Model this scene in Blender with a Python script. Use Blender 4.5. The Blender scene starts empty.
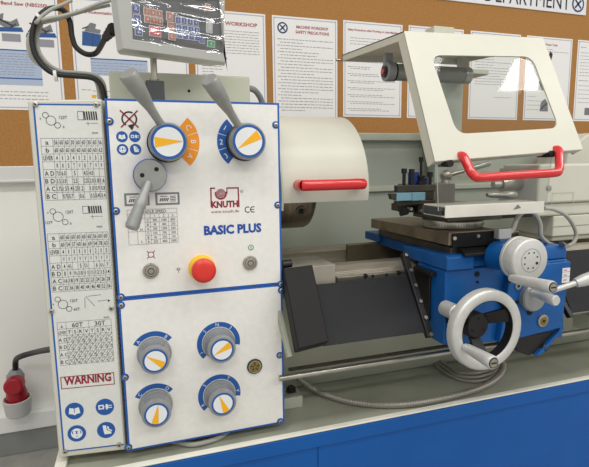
import bpy, math, random
from mathutils import Vector, Matrix
random.seed(7)
S = bpy.context.scene
COL = S.collection
# ------------------------------------------------------------------ camera
F = 483.3
def axes(yaw, pitch, roll):
    y, p, r = [math.radians(a) for a in (yaw, pitch, roll)]
    f = Vector((math.sin(y)*math.cos(p), math.cos(y)*math.cos(p), -math.sin(p)))
    ri = Vector((math.cos(y), -math.sin(y), 0)); u = ri.cross(f)
    return f, ri*math.cos(r)-u*math.sin(r), u*math.cos(r)+ri*math.sin(r)
fw, rt, up = axes(18.1, 8.15, .77)
CAM = Vector((0, -1, 1.25))
def ray(px, py): return fw*F + rt*(px-294.5) - up*(py-233.5)
def at(px, py, X=None, Y=None, Z=None):
    d = ray(px, py)
    i, v = (0, X) if X is not None else (1, Y) if Y is not None else (2, Z)
    return CAM + d*((v-CAM[i])/d[i])
cd = bpy.data.cameras.new('camera'); cam = bpy.data.objects.new('camera', cd); COL.objects.link(cam)
cd.sensor_width = 36; cd.lens = F/589*36; cd.clip_start = .05
cam.matrix_world = Matrix(((rt.x, up.x, -fw.x, CAM.x), (rt.y, up.y, -fw.y, CAM.y), (rt.z, up.z, -fw.z, CAM.z), (0, 0, 0, 1)))
S.camera = cam

# ------------------------------------------------------------------ materials
def lin(c):
    c = c/255
    return c/12.92 if c <= .04045 else ((c+.055)/1.055)**2.4
MATS = {}
def mat(name, rgb, rough=.5, metal=0, var=0, vscale=30, bump=0, bscale=200, coat=0, stretch=None, emit=0, spec=.5):
    m = bpy.data.materials.new(name); m.use_nodes = True
    nt = m.node_tree; b = nt.nodes['Principled BSDF']
    c = (lin(rgb[0]), lin(rgb[1]), lin(rgb[2]), 1)
    b.inputs['Base Color'].default_value = c
    b.inputs['Roughness'].default_value = rough
    b.inputs['Metallic'].default_value = metal
    b.inputs['Specular IOR Level'].default_value = spec
    if coat: b.inputs['Coat Weight'].default_value = coat; b.inputs['Coat Roughness'].default_value = .12
    if emit: b.inputs['Emission Color'].default_value = c; b.inputs['Emission Strength'].default_value = emit
    tc = nt.nodes.new('ShaderNodeTexCoord'); mp = nt.nodes.new('ShaderNodeMapping')
    nt.links.new(tc.outputs['Object'], mp.inputs['Vector'])
    if stretch: mp.inputs['Scale'].default_value = stretch
    if var:
        n = nt.nodes.new('ShaderNodeTexNoise'); n.inputs['Scale'].default_value = vscale; n.inputs['Detail'].default_value = 5
        r = nt.nodes.new('ShaderNodeValToRGB')
        r.color_ramp.elements[0].position = .3; r.color_ramp.elements[1].position = .7
        r.color_ramp.elements[0].color = tuple(x*(1-var) for x in c[:3])+(1,)
        r.color_ramp.elements[1].color = tuple(min(1, x*(1+var)) for x in c[:3])+(1,)
        nt.links.new(mp.outputs[0], n.inputs['Vector']); nt.links.new(n.outputs['Fac'], r.inputs['Fac'])
        nt.links.new(r.outputs['Color'], b.inputs['Base Color'])
    if bump:
        n = nt.nodes.new('ShaderNodeTexNoise'); n.inputs['Scale'].default_value = bscale; n.inputs['Detail'].default_value = 3
        bp = nt.nodes.new('ShaderNodeBump'); bp.inputs['Strength'].default_value = bump; bp.inputs['Distance'].default_value = .002
        nt.links.new(mp.outputs[0], n.inputs['Vector']); nt.links.new(n.outputs['Fac'], bp.inputs['Height'])
        nt.links.new(bp.outputs[0], b.inputs['Normal'])
    MATS[name] = m
    return m
def clearmat(name, tint=(1, 1, 1), refl=.5, bump=0, rough=.02, stretch=None, base=0, bscale=6, dist=.01):
    m = bpy.data.materials.new(name); m.use_nodes = True; nt = m.node_tree; nt.nodes.clear()
    out = nt.nodes.new('ShaderNodeOutputMaterial'); mx = nt.nodes.new('ShaderNodeMixShader')
    tr = nt.nodes.new('ShaderNodeBsdfTransparent'); tr.inputs[0].default_value = tint+(1,)
    gl = nt.nodes.new('ShaderNodeBsdfGlossy'); gl.inputs['Roughness'].default_value = rough
    fr = nt.nodes.new('ShaderNodeFresnel'); fr.inputs[0].default_value = 1.5
    ma = nt.nodes.new('ShaderNodeMath'); ma.operation = 'MULTIPLY_ADD'; ma.inputs[1].default_value = refl; ma.inputs[2].default_value = base
    nt.links.new(fr.outputs[0], ma.inputs[0])
    ge = nt.nodes.new('ShaderNodeNewGeometry'); sb = nt.nodes.new('ShaderNodeMath'); sb.operation = 'SUBTRACT'; sb.inputs[0].default_value = 1
    ml = nt.nodes.new('ShaderNodeMath'); ml.operation = 'MULTIPLY'; nt.links.new(ge.outputs['Backfacing'], sb.inputs[1])
    nt.links.new(ma.outputs[0], ml.inputs[0]); nt.links.new(sb.outputs[0], ml.inputs[1]); nt.links.new(ml.outputs[0], mx.inputs[0])
    nt.links.new(tr.outputs[0], mx.inputs[1]); nt.links.new(gl.outputs[0], mx.inputs[2]); nt.links.new(mx.outputs[0], out.inputs[0])
    if bump:
        tc = nt.nodes.new('ShaderNodeTexCoord'); mp = nt.nodes.new('ShaderNodeMapping')
        if stretch: mp.inputs['Scale'].default_value = stretch
        n = nt.nodes.new('ShaderNodeTexNoise'); n.inputs['Scale'].default_value = bscale; n.inputs['Detail'].default_value = 0
        n.inputs['Distortion'].default_value = .8
        bp = nt.nodes.new('ShaderNodeBump'); bp.inputs['Strength'].default_value = bump; bp.inputs['Distance'].default_value = dist
        nt.links.new(tc.outputs['Object'], mp.inputs['Vector']); nt.links.new(mp.outputs[0], n.inputs['Vector'])
        nt.links.new(n.outputs['Fac'], bp.inputs['Height']); nt.links.new(bp.outputs[0], gl.inputs['Normal'])
        nt.links.new(bp.outputs[0], fr.inputs['Normal'])
    MATS[name] = m
mat('wall_paint', (246, 246, 238), .6, var=.02, vscale=3)
mat('cork', (172, 122, 66), .9, var=.14, vscale=160, bump=.4, bscale=300)
mat('alu_strip', (222, 222, 218), .35, .3)
mat('white_plastic', (243, 243, 238), .4)
mat('baseboard', (140, 143, 138), .5, var=.08, vscale=10)
mat('floor', (165, 162, 154), .6, var=.12, vscale=25)
mat('paper', (240, 238, 236), .7)
mat('paper_edge', (176, 178, 196), .7)
mat('print_grey', (150, 150, 158), .8)
mat('print_dark', (62, 62, 68), .8)
mat('print_red', (160, 34, 52), .8)
mat('print_blue', (52, 92, 150), .8)
mat('print_pale_blue', (176, 190, 214), .8)
mat('banner_white', (232, 232, 234), .5)
mat('banner_ink', (36, 30, 38), .6)
mat('logo_blue', (42, 62, 104), .6)
mat('panel_white', (230, 228, 223), .42, var=.035, vscale=70)
mat('label_white', (216, 217, 212), .4, var=.03, vscale=90)
mat('cream_paint', (202, 200, 186), .38, var=.02, vscale=12, bump=.05, bscale=400)
mat('machine_green', (186, 189, 172), .38, var=.03, vscale=10, bump=.06, bscale=300)
mat('tray_green', (162, 164, 148), .45, var=.14, vscale=7)
mat('rim_white', (226, 224, 212), .45, var=.05, vscale=20)
mat('splash_green', (176, 181, 168), .42, var=.03, vscale=6)
mat('stand_blue', (4, 84, 160), .45, spec=.35, var=.05, vscale=8)
mat('machine_blue', (10, 84, 152), .36, spec=.4, var=.06, vscale=20, bump=.08, bscale=150)
mat('trim_blue', (28, 88, 172), .4)
mat('ink_black', (38, 38, 42), .6)
mat('ink_grey', (120, 122, 126), .6)
mat('sign_blue', (24, 84, 160), .45)
mat('sign_white', (226, 228, 228), .45)
mat('sign_orange', (236, 146, 20), .45)
mat('pointer_yellow', (240, 176, 16), .45)
mat('brand_red', (142, 24, 44), .5)
mat('brand_blue', (20, 72, 160), .5)
mat('knob_grey', (146, 148, 148), .32, .3, bump=.05)
mat('cast_grey', (152, 153, 150), .45, .35, var=.07, vscale=60)
mat('wheel_alu', (204, 204, 200), .42, .4, var=.04, vscale=80)
mat('steel', (176, 172, 162), .3, .9, var=.12, vscale=30)
mat('brown_steel', (142, 128, 108), .42, .7, var=.25, vscale=18)
mat('dark_steel', (92, 86, 78), .4, .75, var=.25, vscale=18)
mat('post_steel', (132, 126, 116), .42, .5, var=.15, vscale=18)
mat('way_steel', (172, 165, 150), .38, .5, var=.2, vscale=14, stretch=(1, 6, 6))
mat('cut_grey', (158, 152, 140), .5, .3, var=.12, vscale=25)
mat('black_iron', (26, 25, 24), .45, .1, var=.2, vscale=50)
mat('black_paint', (14, 13, 13), .55, spec=.3, var=.15, vscale=60, bump=.15, bscale=300)
mat('rubber', (34, 35, 38), .6, spec=.25, var=.14, vscale=8)
mat('black_plastic', (22, 22, 24), .4)
mat('slate_block', (64, 68, 70), .5)
mat('hole', (8, 8, 8), .8)
mat('red_plastic', (204, 26, 30), .22, coat=.5)
mat('stop_red', (214, 50, 40), .35)
mat('stop_yellow', (240, 190, 20), .4)
mat('plug_red', (168, 22, 40), .4)
mat('plug_grey', (140, 143, 146), .45)
mat('socket_grey', (196, 194, 190), .45)
mat('brass', (150, 130, 70), .3, .8, var=.3, vscale=200)
mat('holder_blue', (126, 172, 190), .45, var=.06, vscale=60)
mat('tool_blue', (20, 50, 130), .4)
mat('cable_black', (24, 25, 26), .45)
mat('cable_grey', (168, 168, 160), .45)
mat('hose_metal', (164, 160, 150), .4, .4)
mat('dro_case', (190, 190, 186), .28, .45)
mat('dro_under', (150, 154, 144), .4)
mat('dro_face', (62, 64, 68), .3)
mat('key_blue', (50, 78, 150), .45)
mat('key_orange', (176, 106, 82), .5)
mat('key_red', (196, 50, 60), .5)
mat('key_green', (40, 150, 90), .5)
mat('glow_red', (230, 40, 30), .4)
mat('channel_white', (226, 223, 212), .35, .1, var=.04, vscale=30)
mat('chuck_steel', (120, 110, 96), .3, .85, var=.2, vscale=20, stretch=(8, 1, 1))
mat('socket_steel', (210, 208, 200), .25, .9)
clearmat('acrylic', (.88, .89, .87), .9, base=.05, rough=.12)
mat('acrylic_edge', (172, 176, 168), .3)
clearmat('window_clear', (.95, .96, .95), .7, base=.0, rough=.04)
clearmat('plastic_film', (.95, .95, .95), 1.0, bump=1.0, rough=.08, stretch=(.35, 1, 2.2), base=.16, bscale=16, dist=.02)

# ------------------------------------------------------------------ mesh builder
class G:
    def __init__(s, *mats, M=None):
        s.v, s.f, s.m, s.i = [], [], [], 0
        s.names = list(mats); s.M = M or Matrix.Identity(4)
    def use(s, name):
        if name not in s.names: s.names.append(name)
        s.i = s.names.index(name); return s
    def add(s, vs, fs):
        o = len(s.v); s.v += [s.M @ Vector(p) for p in vs]
        s.f += [tuple(k+o for k in f) for f in fs]; s.m += [s.i]*len(fs); return s
    def box(s, a, b):
        x0, y0, z0 = a; x1, y1, z1 = b
        return s.add([(x0,y0,z0),(x1,y0,z0),(x1,y1,z0),(x0,y1,z0),(x0,y0,z1),(x1,y0,z1),(x1,y1,z1),(x0,y1,z1)],
                     [(0,3,2,1),(4,5,6,7),(0,1,5,4),(1,2,6,5),(2,3,7,6),(3,0,4,7)])
    def hexa(s, lo, hi):
        n = len(lo)
        return s.add(list(lo)+list(hi), [tuple(range(n))[::-1], tuple(range(n, 2*n))]+[(k, (k+1) % n, n+(k+1) % n, n+k) for k in range(n)])
    def prism(s, pts, w0, w1):
        return s.hexa([(x, y, w0) for x, y in pts], [(x, y, w1) for x, y in pts])
    def prism_x(s, pts, x0, x1):
        return s.hexa([(x0, y, z) for y, z in pts], [(x1, y, z) for y, z in pts])
    def flat(s, pts, w=.0006):
        return s.add([(x, y, w) for x, y in pts], [tuple(range(len(pts)))])
    def fbox(s, u0, v0, u1, v1, w=.0006):
        return s.flat([(u0, v0), (u1, v0), (u1, v1), (u0, v1)], w)
    def line(s, p, q, t, w=.0006):
        p, q = Vector(p), Vector(q); d = (q-p)
        if d.length < 1e-6: return s
        d.normalize(); n = Vector((-d.y, d.x))*t/2
        return s.flat([tuple(p-n), tuple(q-n), tuple(q+n), tuple(p+n)], w)
    def frame(s, u0, v0, u1, v1, t, w=.0006):
        s.fbox(u0, v0, u1, v0+t, w); s.fbox(u0, v1-t, u1, v1, w); s.fbox(u0, v0, u0+t, v1, w); return s.fbox(u1-t, v0, u1, v1, w)
    def disc(s, c, r, w=.0006, n=32, sx=1):
        return s.flat([(c[0]+r*sx*math.cos(2*math.pi*k/n), c[1]+r*math.sin(2*math.pi*k/n)) for k in range(n)], w)
    def sector(s, c, r0, r1, a0, a1, w0, w1=None, n=28):
        pts = [math.radians(a0+(a1-a0)*k/n) for k in range(n+1)]
        for k in range(n):
            q = [(c[0]+r*math.cos(a), c[1]+r*math.sin(a)) for r, a in ((r0, pts[k]), (r1, pts[k]), (r1, pts[k+1]), (r0, pts[k+1]))]
            if w1 is None: s.flat(q, w0)
            else: s.prism(q, w0, w1)
        return s
    def lathe(s, p0, d, prof, n=40, caps=True):
        p0 = Vector(p0); d = Vector(d).normalized()
        a = d.orthogonal().normalized(); b = d.cross(a)
        vs, fs = [], []
        for t, r in prof:
            vs += [tuple(p0+d*t+(a*math.cos(2*math.pi*k/n)+b*math.sin(2*math.pi*k/n))*r) for k in range(n)]
        for j in range(len(prof)-1):
            fs += [(j*n+k, j*n+(k+1) % n, (j+1)*n+(k+1) % n, (j+1)*n+k) for k in range(n)]
        if caps: fs += [tuple(range(n))[::-1], tuple(range((len(prof)-1)*n, len(prof)*n))]
        return s.add(vs, fs)
    def cyl(s, p0, p1, r0, r1=None, n=28):
        p0, p1 = Vector(p0), Vector(p1)
        return s.lathe(p0, p1-p0, [(0, r0), ((p1-p0).length, r0 if r1 is None else r1)], n)
    def ball(s, c, r, n=20):
        return s.lathe(Vector(c)-Vector((0, 0, r)), (0, 0, 1), [(r-r*math.cos(math.pi*k/12), max(1e-4, r*math.sin(math.pi*k/12))) for k in range(13)], n)
    def tube(s, pts, r, n=12, sub=8, rib=0, closed=False):
        P = [Vector(p) for p in pts]; out = []
        if sub > 1:
            Q = [2*P[0]-P[1]]+P+[2*P[-1]-P[-2]]
            for i in range(1, len(Q)-2):
                for k in range(sub):
                    t = k/sub; a, b, c, d = Q[i-1], Q[i], Q[i+1], Q[i+2]
                    out.append(.5*((2*b)+(c-a)*t+(2*a-5*b+4*c-d)*t*t+(3*b-a-3*c+d)*t**3))
            out.append(P[-1])
        else: out = P
        if rib:
            dense = [out[0]]
            for a, b in zip(out, out[1:]):
                m = max(1, int((b-a).length/rib)); dense += [a.lerp(b, (k+1)/m) for k in range(m)]
            out = dense
        vs, fs = [], []; ref = None
        for i, p in enumerate(out):
            t = (out[min(i+1, len(out)-1)]-out[max(i-1, 0)]).normalized()
            if ref is None: ref = t.orthogonal().normalized()
            ref = (ref-t*ref.dot(t)).normalized(); b = t.cross(ref)
            rr = r*(1 if not rib or i % 2 else .86)
            vs += [tuple(p+(ref*math.cos(2*math.pi*k/n)+b*math.sin(2*math.pi*k/n))*rr) for k in range(n)]
        m = len(out)
        for j in range(m-1): fs += [(j*n+k, j*n+(k+1) % n, (j+1)*n+(k+1) % n, (j+1)*n+k) for k in range(n)]
        fs += [tuple(range(n))[::-1], tuple(range((m-1)*n, m*n))]
        return s.add(vs, fs)
    def text(s, txt, u, v, h, width=None, bold=False, align='L', rot=0, w=.0008, cond=1):
        vs, fs, W, H, x0 = glyphs(txt, bold)
        k = h/H; kx = (width/W) if width else k*cond
        ww = W*kx; off = {'L': 0, 'C': -ww/2, 'R': -ww}[align]
        c, sn = math.cos(math.radians(rot)), math.sin(math.radians(rot))
        P = []
        for x, y in vs:
            a, b = (x-x0)*kx+off, y*k
            P.append((u+a*c-b*sn, v+a*sn+b*c, w))
        return s.add(P, fs)
GC = {}
def glyphs(txt, bold):
    if (txt, bold) in GC: return GC[(txt, bold)]
    cu = bpy.data.curves.new('t', 'FONT'); cu.body = txt; cu.resolution_u = 2
    if bold: cu.offset = .022 if bold is True else bold
    o = bpy.data.objects.new('t', cu); COL.objects.link(o)
    me = bpy.data.meshes.new_from_object(o, depsgraph=bpy.context.evaluated_depsgraph_get())
    vs = [(p.co.x, p.co.y) for p in me.vertices]; fs = [tuple(p.vertices) for p in me.polygons]
    bpy.data.objects.remove(o); bpy.data.meshes.remove(me); bpy.data.curves.remove(cu)
    xs = [p[0] for p in vs] or [0, 1]
    GC[(txt, bold)] = (vs, fs, max(xs)-min(xs) or 1, .73, min(xs))
    return GC[(txt, bold)]

class PL:
    """a flat face in the room: u to the right, v up, w out of it"""
    def __init__(s, o, u, v):
        s.o = Vector(o); s.u = Vector(u).normalized(); s.n = s.u.cross(Vector(v)).normalized(); s.v = s.n.cross(s.u)
        s.M = Matrix(((s.u.x, s.v.x, s.n.x, s.o.x), (s.u.y, s.v.y, s.n.y, s.o.y), (s.u.z, s.v.z, s.n.z, s.o.z), (0, 0, 0, 1)))
    def uv(s, px, py, w=0):
        d = ray(px, py); o = s.o+s.n*w; P = CAM+d*((o-CAM).dot(s.n)/d.dot(s.n))-s.o
        return (P.dot(s.u), P.dot(s.v))

def tag(o, label=None, cat=None, group=None, kind=None):
    if label: o['label'] = label
    if cat: o['category'] = cat
    if group: o['group'] = group
    if kind: o['kind'] = kind
    return o
def thing(name, label, cat, loc, group=None):
    o = bpy.data.objects.new(name, None); COL.objects.link(o); o.empty_display_size = .05; o.location = loc
    return tag(o, label, cat, group)
INV = {}
def obj(name, g, parent=None, bevel=0, seg=2, angle=35, label=None, solid=0):
    me = bpy.data.meshes.new(name); org = Vector((0, 0, 0))
    if parent is None:
        lo = [min(v[i] for v in g.v) for i in range(3)]; hi = [max(v[i] for v in g.v) for i in range(3)]
        org = Vector(((lo[0]+hi[0])/2, (lo[1]+hi[1])/2, lo[2]))
    else:
        q = parent
        while q: org = org+q.location; q = q.parent
    me.from_pydata([tuple(v-org) for v in g.v], [], g.f)
    for n in g.names: me.materials.append(MATS[n])
    me.polygons.foreach_set('material_index', g.m); me.update()
    me.polygons.foreach_set('use_smooth', [True]*len(me.polygons)); me.set_sharp_from_angle(angle=math.radians(angle))
    o = bpy.data.objects.new(name, me); COL.objects.link(o)
    if parent is None: o.location = org
    else: o.parent = parent
    if bevel:
        b = o.modifiers.new('bevel', 'BEVEL'); b.width = bevel; b.segments = seg; b.limit_method = 'ANGLE'; b.angle_limit = math.radians(30); b.harden_normals = True
    if label: o['label'] = label
    return o

# ------------------------------------------------------------------ the room
WY = .9
def structure(name, g, bevel=0):
    o = obj(name, g, bevel=bevel); o['kind'] = 'structure'; return o
structure('wall_back', G('wall_paint').box((-1.6, WY, .21), (3.6, WY+.1, 3.0)))
structure('floor', G('floor').box((-1.6, -2.4, .11), (3.6, WY+.1, .21)))
structure('baseboard_back', G('baseboard').box((-1.6, WY-.02, .21), (3.6, WY, .3015)), .003)
g = G('white_plastic').box((-1.6, WY-.03, .302), (3.6, WY, .366)); structure('trim_1', g, .004)
g = G('alu_strip').box((-1.6, WY-.022, 1.2), (3.6, WY, 1.257)).box((-1.6, WY-.034, 1.2), (3.6, WY-.022, 1.212)); structure('trim_2', g, .004)
cork = obj('cork_board', G('cork').box((-1.58, WY-.012, 1.2575), (3.58, WY-.0003, 2.45)))
tag(cork, 'brown cork notice board covering the wall behind the lathe', 'notice board')
CY = WY-.012
WP = PL((0, CY, 0), (1, 0, 0), (0, 0, 1))     # face of the cork; u = x, v = z

def body_lines(g, u0, u1, v0, v1, n, th=.0022, fill=.75, ind=0):
    """unreadable small print: rows of word-long dashes"""
    for k in range(n):
        v = v1-(v1-v0)*(k+.5)/n; u = u0+(ind if k % 2 else 0); end = u1-(0 if random.random() < fill else random.uniform(.1, .6)*(u1-u0))
        while u < end:
            l = random.uniform(.006, .02); g.fbox(u, v-th/2, min(u+l, end), v+th/2, .0016); u += l+.0035
def gear_ring(g, c, r, w=.0016):
    g.sector(c, r*.78, r, 0, 360, w); g.line((c[0]-r*.6, c[1]-r*.6), (c[0]+r*.6, c[1]+r*.6), r*.22, w); g.line((c[0]-r*.6, c[1]+r*.6), (c[0]+r*.6, c[1]-r*.6), r*.22, w)
def poster(u0, u1, label, deco, v0=1.443, v1=1.826, skew=0):
    g = G('paper', 'paper_edge', M=WP.M); g.prism([(u0, v0), (u1, v0-skew), (u1, v1-skew), (u0, v1)], .0002, .0012)
    g.use('paper_edge'); t = .0035; a = .006
    g.frame(u0+a, v0+a, u1-a, v1-a, t, .0014)
    deco(g, u0+.02, u1-.02, v0+.02, v1-.02)
    return tag(obj('poster', g), label, 'poster', 'posters on the cork board')
def d_bandsaw(g, a, b, c, d):
    g.use('print_red').text('Mitering Band Saw (NBS250)', *WP.uv(47.5, 8), .0115, width=.2, bold=True, align='R', w=.0016)
    for (px, py) in ((6, 24), (40, 30)):
        x, z = WP.uv(px, py)
        g.use('ink_grey').flat([(x-.03, z+.004), (x-.014, z+.03), (x-.004, z+.034), (x-.008, z+.012), (x+.014, z+.008), (x+.034, z+.02), (x+.04, z-.004), (x, z-.014)], .0016)
        g.use('print_dark').line((x-.036, z-.01), (x-.02, z+.012), .004, .0019); g.line((x+.01, z-.012), (x+.03, z+.002), .004, .0019)
        g.use('print_blue').flat([(x-.04, z-.012), (x+.045, z-.008), (x+.05, z-.022), (x-.045, z-.026)], .0018)
        g.use('print_grey').fbox(x-.015, z-.055, x+.04, z-.03, .0016)
        g.use('ink_black').line((x-.03, z+.02), (x+.02, z-.005), .005, .002)
    t, l = WP.uv(41, 51)[1], WP.uv(41, 86)[1]; r = WP.uv(41, 60)[0]
    g.use('print_pale_blue').fbox(a, l, r, t, .0015)
    g.use('print_blue').fbox(a, t-.004, r, t, .0017); g.fbox(a, l+.02, r, l+.024, .0017)
    g.use('print_grey'); body_lines(g, a+.01, r-.02, l+.03, t-.01, 9)
    body_lines(g, a, b-.03, c+.01, c+.045, 3)
def d_circsaw(g, a, b, c, d):
    g.use('print_red').text('Semi Automatic Circular Saw', *WP.uv(76, 12.5), .0105, width=.215, bold=True, w=.0016)
    x, z = WP.uv(92, 36)
    g.use('print_blue').flat([(x-.034, z-.033), (x+.026, z-.036), (x+.03, z+.006), (x-.03, z+.014)], .0016)
    g.use('ink_grey').flat([(x-.024, z+.014), (x+.026, z+.008), (x+.03, z+.022), (x+.012, z+.024), (x+.016, z+.04), (x-.002, z+.044), (x-.016, z+.028)], .0017)
    g.use('print_dark').line((x-.03, z+.022), (x-.01, z+.03), .004, .0019); g.line((x+.0, z-.036), (x+.004, z+.01), .0015, .0019)
    x, z = WP.uv(90, 52); z2 = WP.uv(90, 75)[1]
    g.use('print_pale_blue').fbox(x, z2, x+.19, z-.02, .0015); g.use('print_blue').fbox(x, z-.024, x+.19, z-.02, .0017)
    g.use('print_grey'); body_lines(g, x, x+.18, z2, z-.03, 5); body_lines(g, a, a+.03, c+.05, c+.06, 1)
    body_lines(g, x, b-.02, c+.01, c+.06, 3)
    g.use('pointer_yellow').fbox(*WP.uv(92, 98), *WP.uv(96, 95), .0018)
def d_workshop(g, a, b, c, d):
    g.use('print_red').text('MACHINE WORKSHOP', b-.012, d-.03, .014, width=.225, bold=True, align='R', w=.0016)
    g.use('print_grey'); body_lines(g, a+.005, b-.005, d-.135, d-.045, 9, fill=.9)
    g.use('print_blue').fbox(a+.06, d-.152, a+.1, d-.148, .0016)
    g.use('print_grey'); body_lines(g, a+.005, a+.08, c+.11, d-.165, 6, fill=.6); body_lines(g, a, b-.05, c+.01, c+.09, 4)
def d_safety(g, a, b, c, d):
    cc = (a+.014, d-.02); gc = (a+.022, d-.024)
    g.use('logo_blue'); g.disc(gc, .0215, .0015); g.use('paper').disc(gc, .0155, .0017); g.use('logo_blue')
    g.line((gc[0]-.01, gc[1]-.01), (gc[0]+.01, gc[1]+.01), .0055, .0019); g.line((gc[0]-.01, gc[1]+.01), (gc[0]+.01, gc[1]-.01), .0055, .0019)
    g.use('print_red').text('MACHINE WORKSHOP', a+.146, d-.022, .0115, width=.134, bold=True, align='C', w=.0016)
    g.text('SAFETY PRECAUTIONS', a+.146, d-.041, .0115, width=.142, bold=True, align='C', w=.0016)
    g.use('print_grey'); body_lines(g, a, b, c+.01, d-.06, 24, th=.0026, fill=.55, ind=.012)
def d_lathe(g, a, b, c, d):
    g.use('print_red').text('Safety Precautions while Working on Lathe Machine', (a+b)/2, d-.018, .0085, width=b-a, bold=True, align='C', w=.0016)
    g.use('print_grey'); body_lines(g, a+.01, b-.01, d-.075, d-.04, 3)
    for k in range(9):
        v = d-.1-k*.028; body_lines(g, a, b-.01, v-.014, v, 2, fill=.4, ind=.012)
def d_plain(g, a, b, c, d):
    g.use('print_red').text('Safety Precautions', (a+b)/2, d-.016, .008, bold=True, align='C', w=.0016)
    g.use('print_grey'); body_lines(g, a+.01, b-.01, c+.15, d-.03, 14, fill=.4)
    g.use('print_blue').fbox(a+.02, c+.05, a+.05, c+.056, .0016); g.fbox(a+.02, c+.03, a+.05, c+.036, .0016); g.use('print_grey'); body_lines(g, a+.06, b-.02, c+.02, c+.1, 5)
def d_list(g, a, b, c, d):
    g.use('print_grey'); body_lines(g, a+.01, b-.02, c+.13, d-.02, 16, fill=.5); body_lines(g, a+.12, b-.02, c+.075, c+.085, 1)
def d_power(g, a, b, c, d):
    g.use('print_red').text('Power Tools', (a+b)/2+.01, d-.018, .010, bold=True, align='C', w=.0016)
    g.use('print_grey'); body_lines(g, a, b, d-.05, d-.03, 2)
    x, z = WP.uv(549, 56); g.use('print_red').flat([(x-.012, z-.02), (x+.014, z-.022), (x+.012, z+.006), (x-.004, z+.01)], .0017); g.use('ink_black').flat([(x-.004, z), (x+.016, z-.012), (x+.02, z+.01), (x+.004, z+.022)], .0019)
    for px, py in ((543, 105), (541, 84)):
        x, z = WP.uv(px, py); g.use('ink_grey').flat([(x-.02, z-.03), (x+.03, z-.03), (x+.026, z+.01), (x+.008, z+.03), (x-.015, z+.012)], .0017); g.use('ink_black').line((x-.015, z-.02), (x+.02, z+.008), .006, .0019)
    g.use('print_grey'); body_lines(g, a, a+.09, c+.15, d-.08, 7); body_lines(g, a, a+.09, c+.02, c+.1, 4)
def d_shapes(g, a, b, c, d):
    g.use('print_dark'); body_lines(g, a, a+.05, d-.016, d-.01, 1); body_lines(g, a, a+.06, c+.17, c+.178, 1)
    g.use('print_grey'); body_lines(g, a, b, c+.19, d-.03, 8, fill=.5); body_lines(g, a, b, c+.06, c+.16, 5, fill=.5)
    g.use('ink_grey').fbox(a+.05, c+.01, a+.09, c+.045, .0017)
poster(-.56, -.215, 'poster of two band saws with pale blue table, left of the headstock', d_bandsaw, 1.445, 1.845)
poster(-.178, .213, 'poster with blue circular saw, behind the black cable loop', d_circsaw)
poster(.238, .51, 'poster with red WORKSHOP title, partly behind the digital readout', d_workshop, v1=1.82)
poster(.537, .81, 'safety precautions poster with round blue logo and red two-line title', d_safety, v0=1.428, v1=1.82)
poster(.836, 1.108, 'lathe safety poster with thin red one-line title, left of raised guard', d_lathe, v1=1.824)
poster(1.137, 1.414, 'poster mostly hidden behind left edge of the raised chip guard', d_plain)
poster(1.451, 1.727, 'plain text list poster seen through left part of guard window', d_list)
poster(1.762, 2.035, 'power tools poster with red and black tool picture beside guard edge', d_power)
poster(2.069, 2.342, 'rightmost poster with short headings, cut by the picture edge', d_shapes)
g = G('banner_white', M=WP.M); g.prism([(1.0, 1.942), (2.10, 1.939), (2.10, 2.1), (1.0, 2.1)], .0002, .006)
g.use('banner_ink')
x1, z1 = WP.uv(568.5, 10.2); x0, z0 = WP.uv(484, .6)
g.text('DEPARTMENT', x1, z1-.001, .072, width=x1-x0, bold=.001, align='R', w=.0066)
g.text('ENGINEERING', x0-.04, z1-.002, .072, width=(x1-x0)*1.05, bold=.001, align='R', w=.0066)
c = WP.uv(577, 4.5); g.use('logo_blue').disc(c, .037, .0064); g.use('banner_white').disc(c, .0285, .0066); g.use('logo_blue')
for sg in (1, -1): g.line((c[0]-.018, c[1]-.018*sg), (c[0]+.018, c[1]+.018*sg), .009, .0068)
tag(obj('banner', g), 'white department banner with dark lettering above the posters', 'banner')

# red industrial plug in the wall socket
t = thing('power_plug', 'red and grey industrial plug with black cable in a wall socket', 'plug', (-.44, .86, .36))
p = at(18, 404, Y=.82)
g = G('socket_grey'); cx = p.x
g.lathe((cx, .82, .395), (0, -.08, 1), [(0, .036), (.004, .040), (.05, .044), (.062, .045), (.064, .040), (.045, .036)], 36)
g.box((cx-.03, .82, .39), (cx+.03, .87, .44)); obj('socket', g, t, .004)
g = G('plug_red'); g.lathe((cx, .82, .435), (0, -.06, 1), [(0, .034), (.04, .033), (.055, .029), (.082, .026)], 32); obj('plug_body', g, t, label='red plug body')
q = at(13, 387, Y=.765); g = G('plug_red').cyl(q, q+Vector((0, .04, 0)), .030); g.lathe(q, (0, 1, 0), [(-.006, .025), (0, .030), (.01, .030)], 28); obj('hinged_cap', g, t, .002)
g = G('plug_grey').lathe((cx, .815, .514), (.1, 0, 1), [(0, .025), (.008, .028), (.025, .028), (.036, .022), (.046, .015)], 28); obj('cable_gland', g, t)
g = G('cable_black').tube([(cx+.004, .815, .555), at(16, 360, Y=.8), at(22, 356, Y=.76), at(36, 352, Y=.7), at(52, 349, Y=.55), at(70, 347, Y=.45), (-.02, .42, .66), (.1, .42, .68)], .0095); obj('power_cable', g, t)

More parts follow.
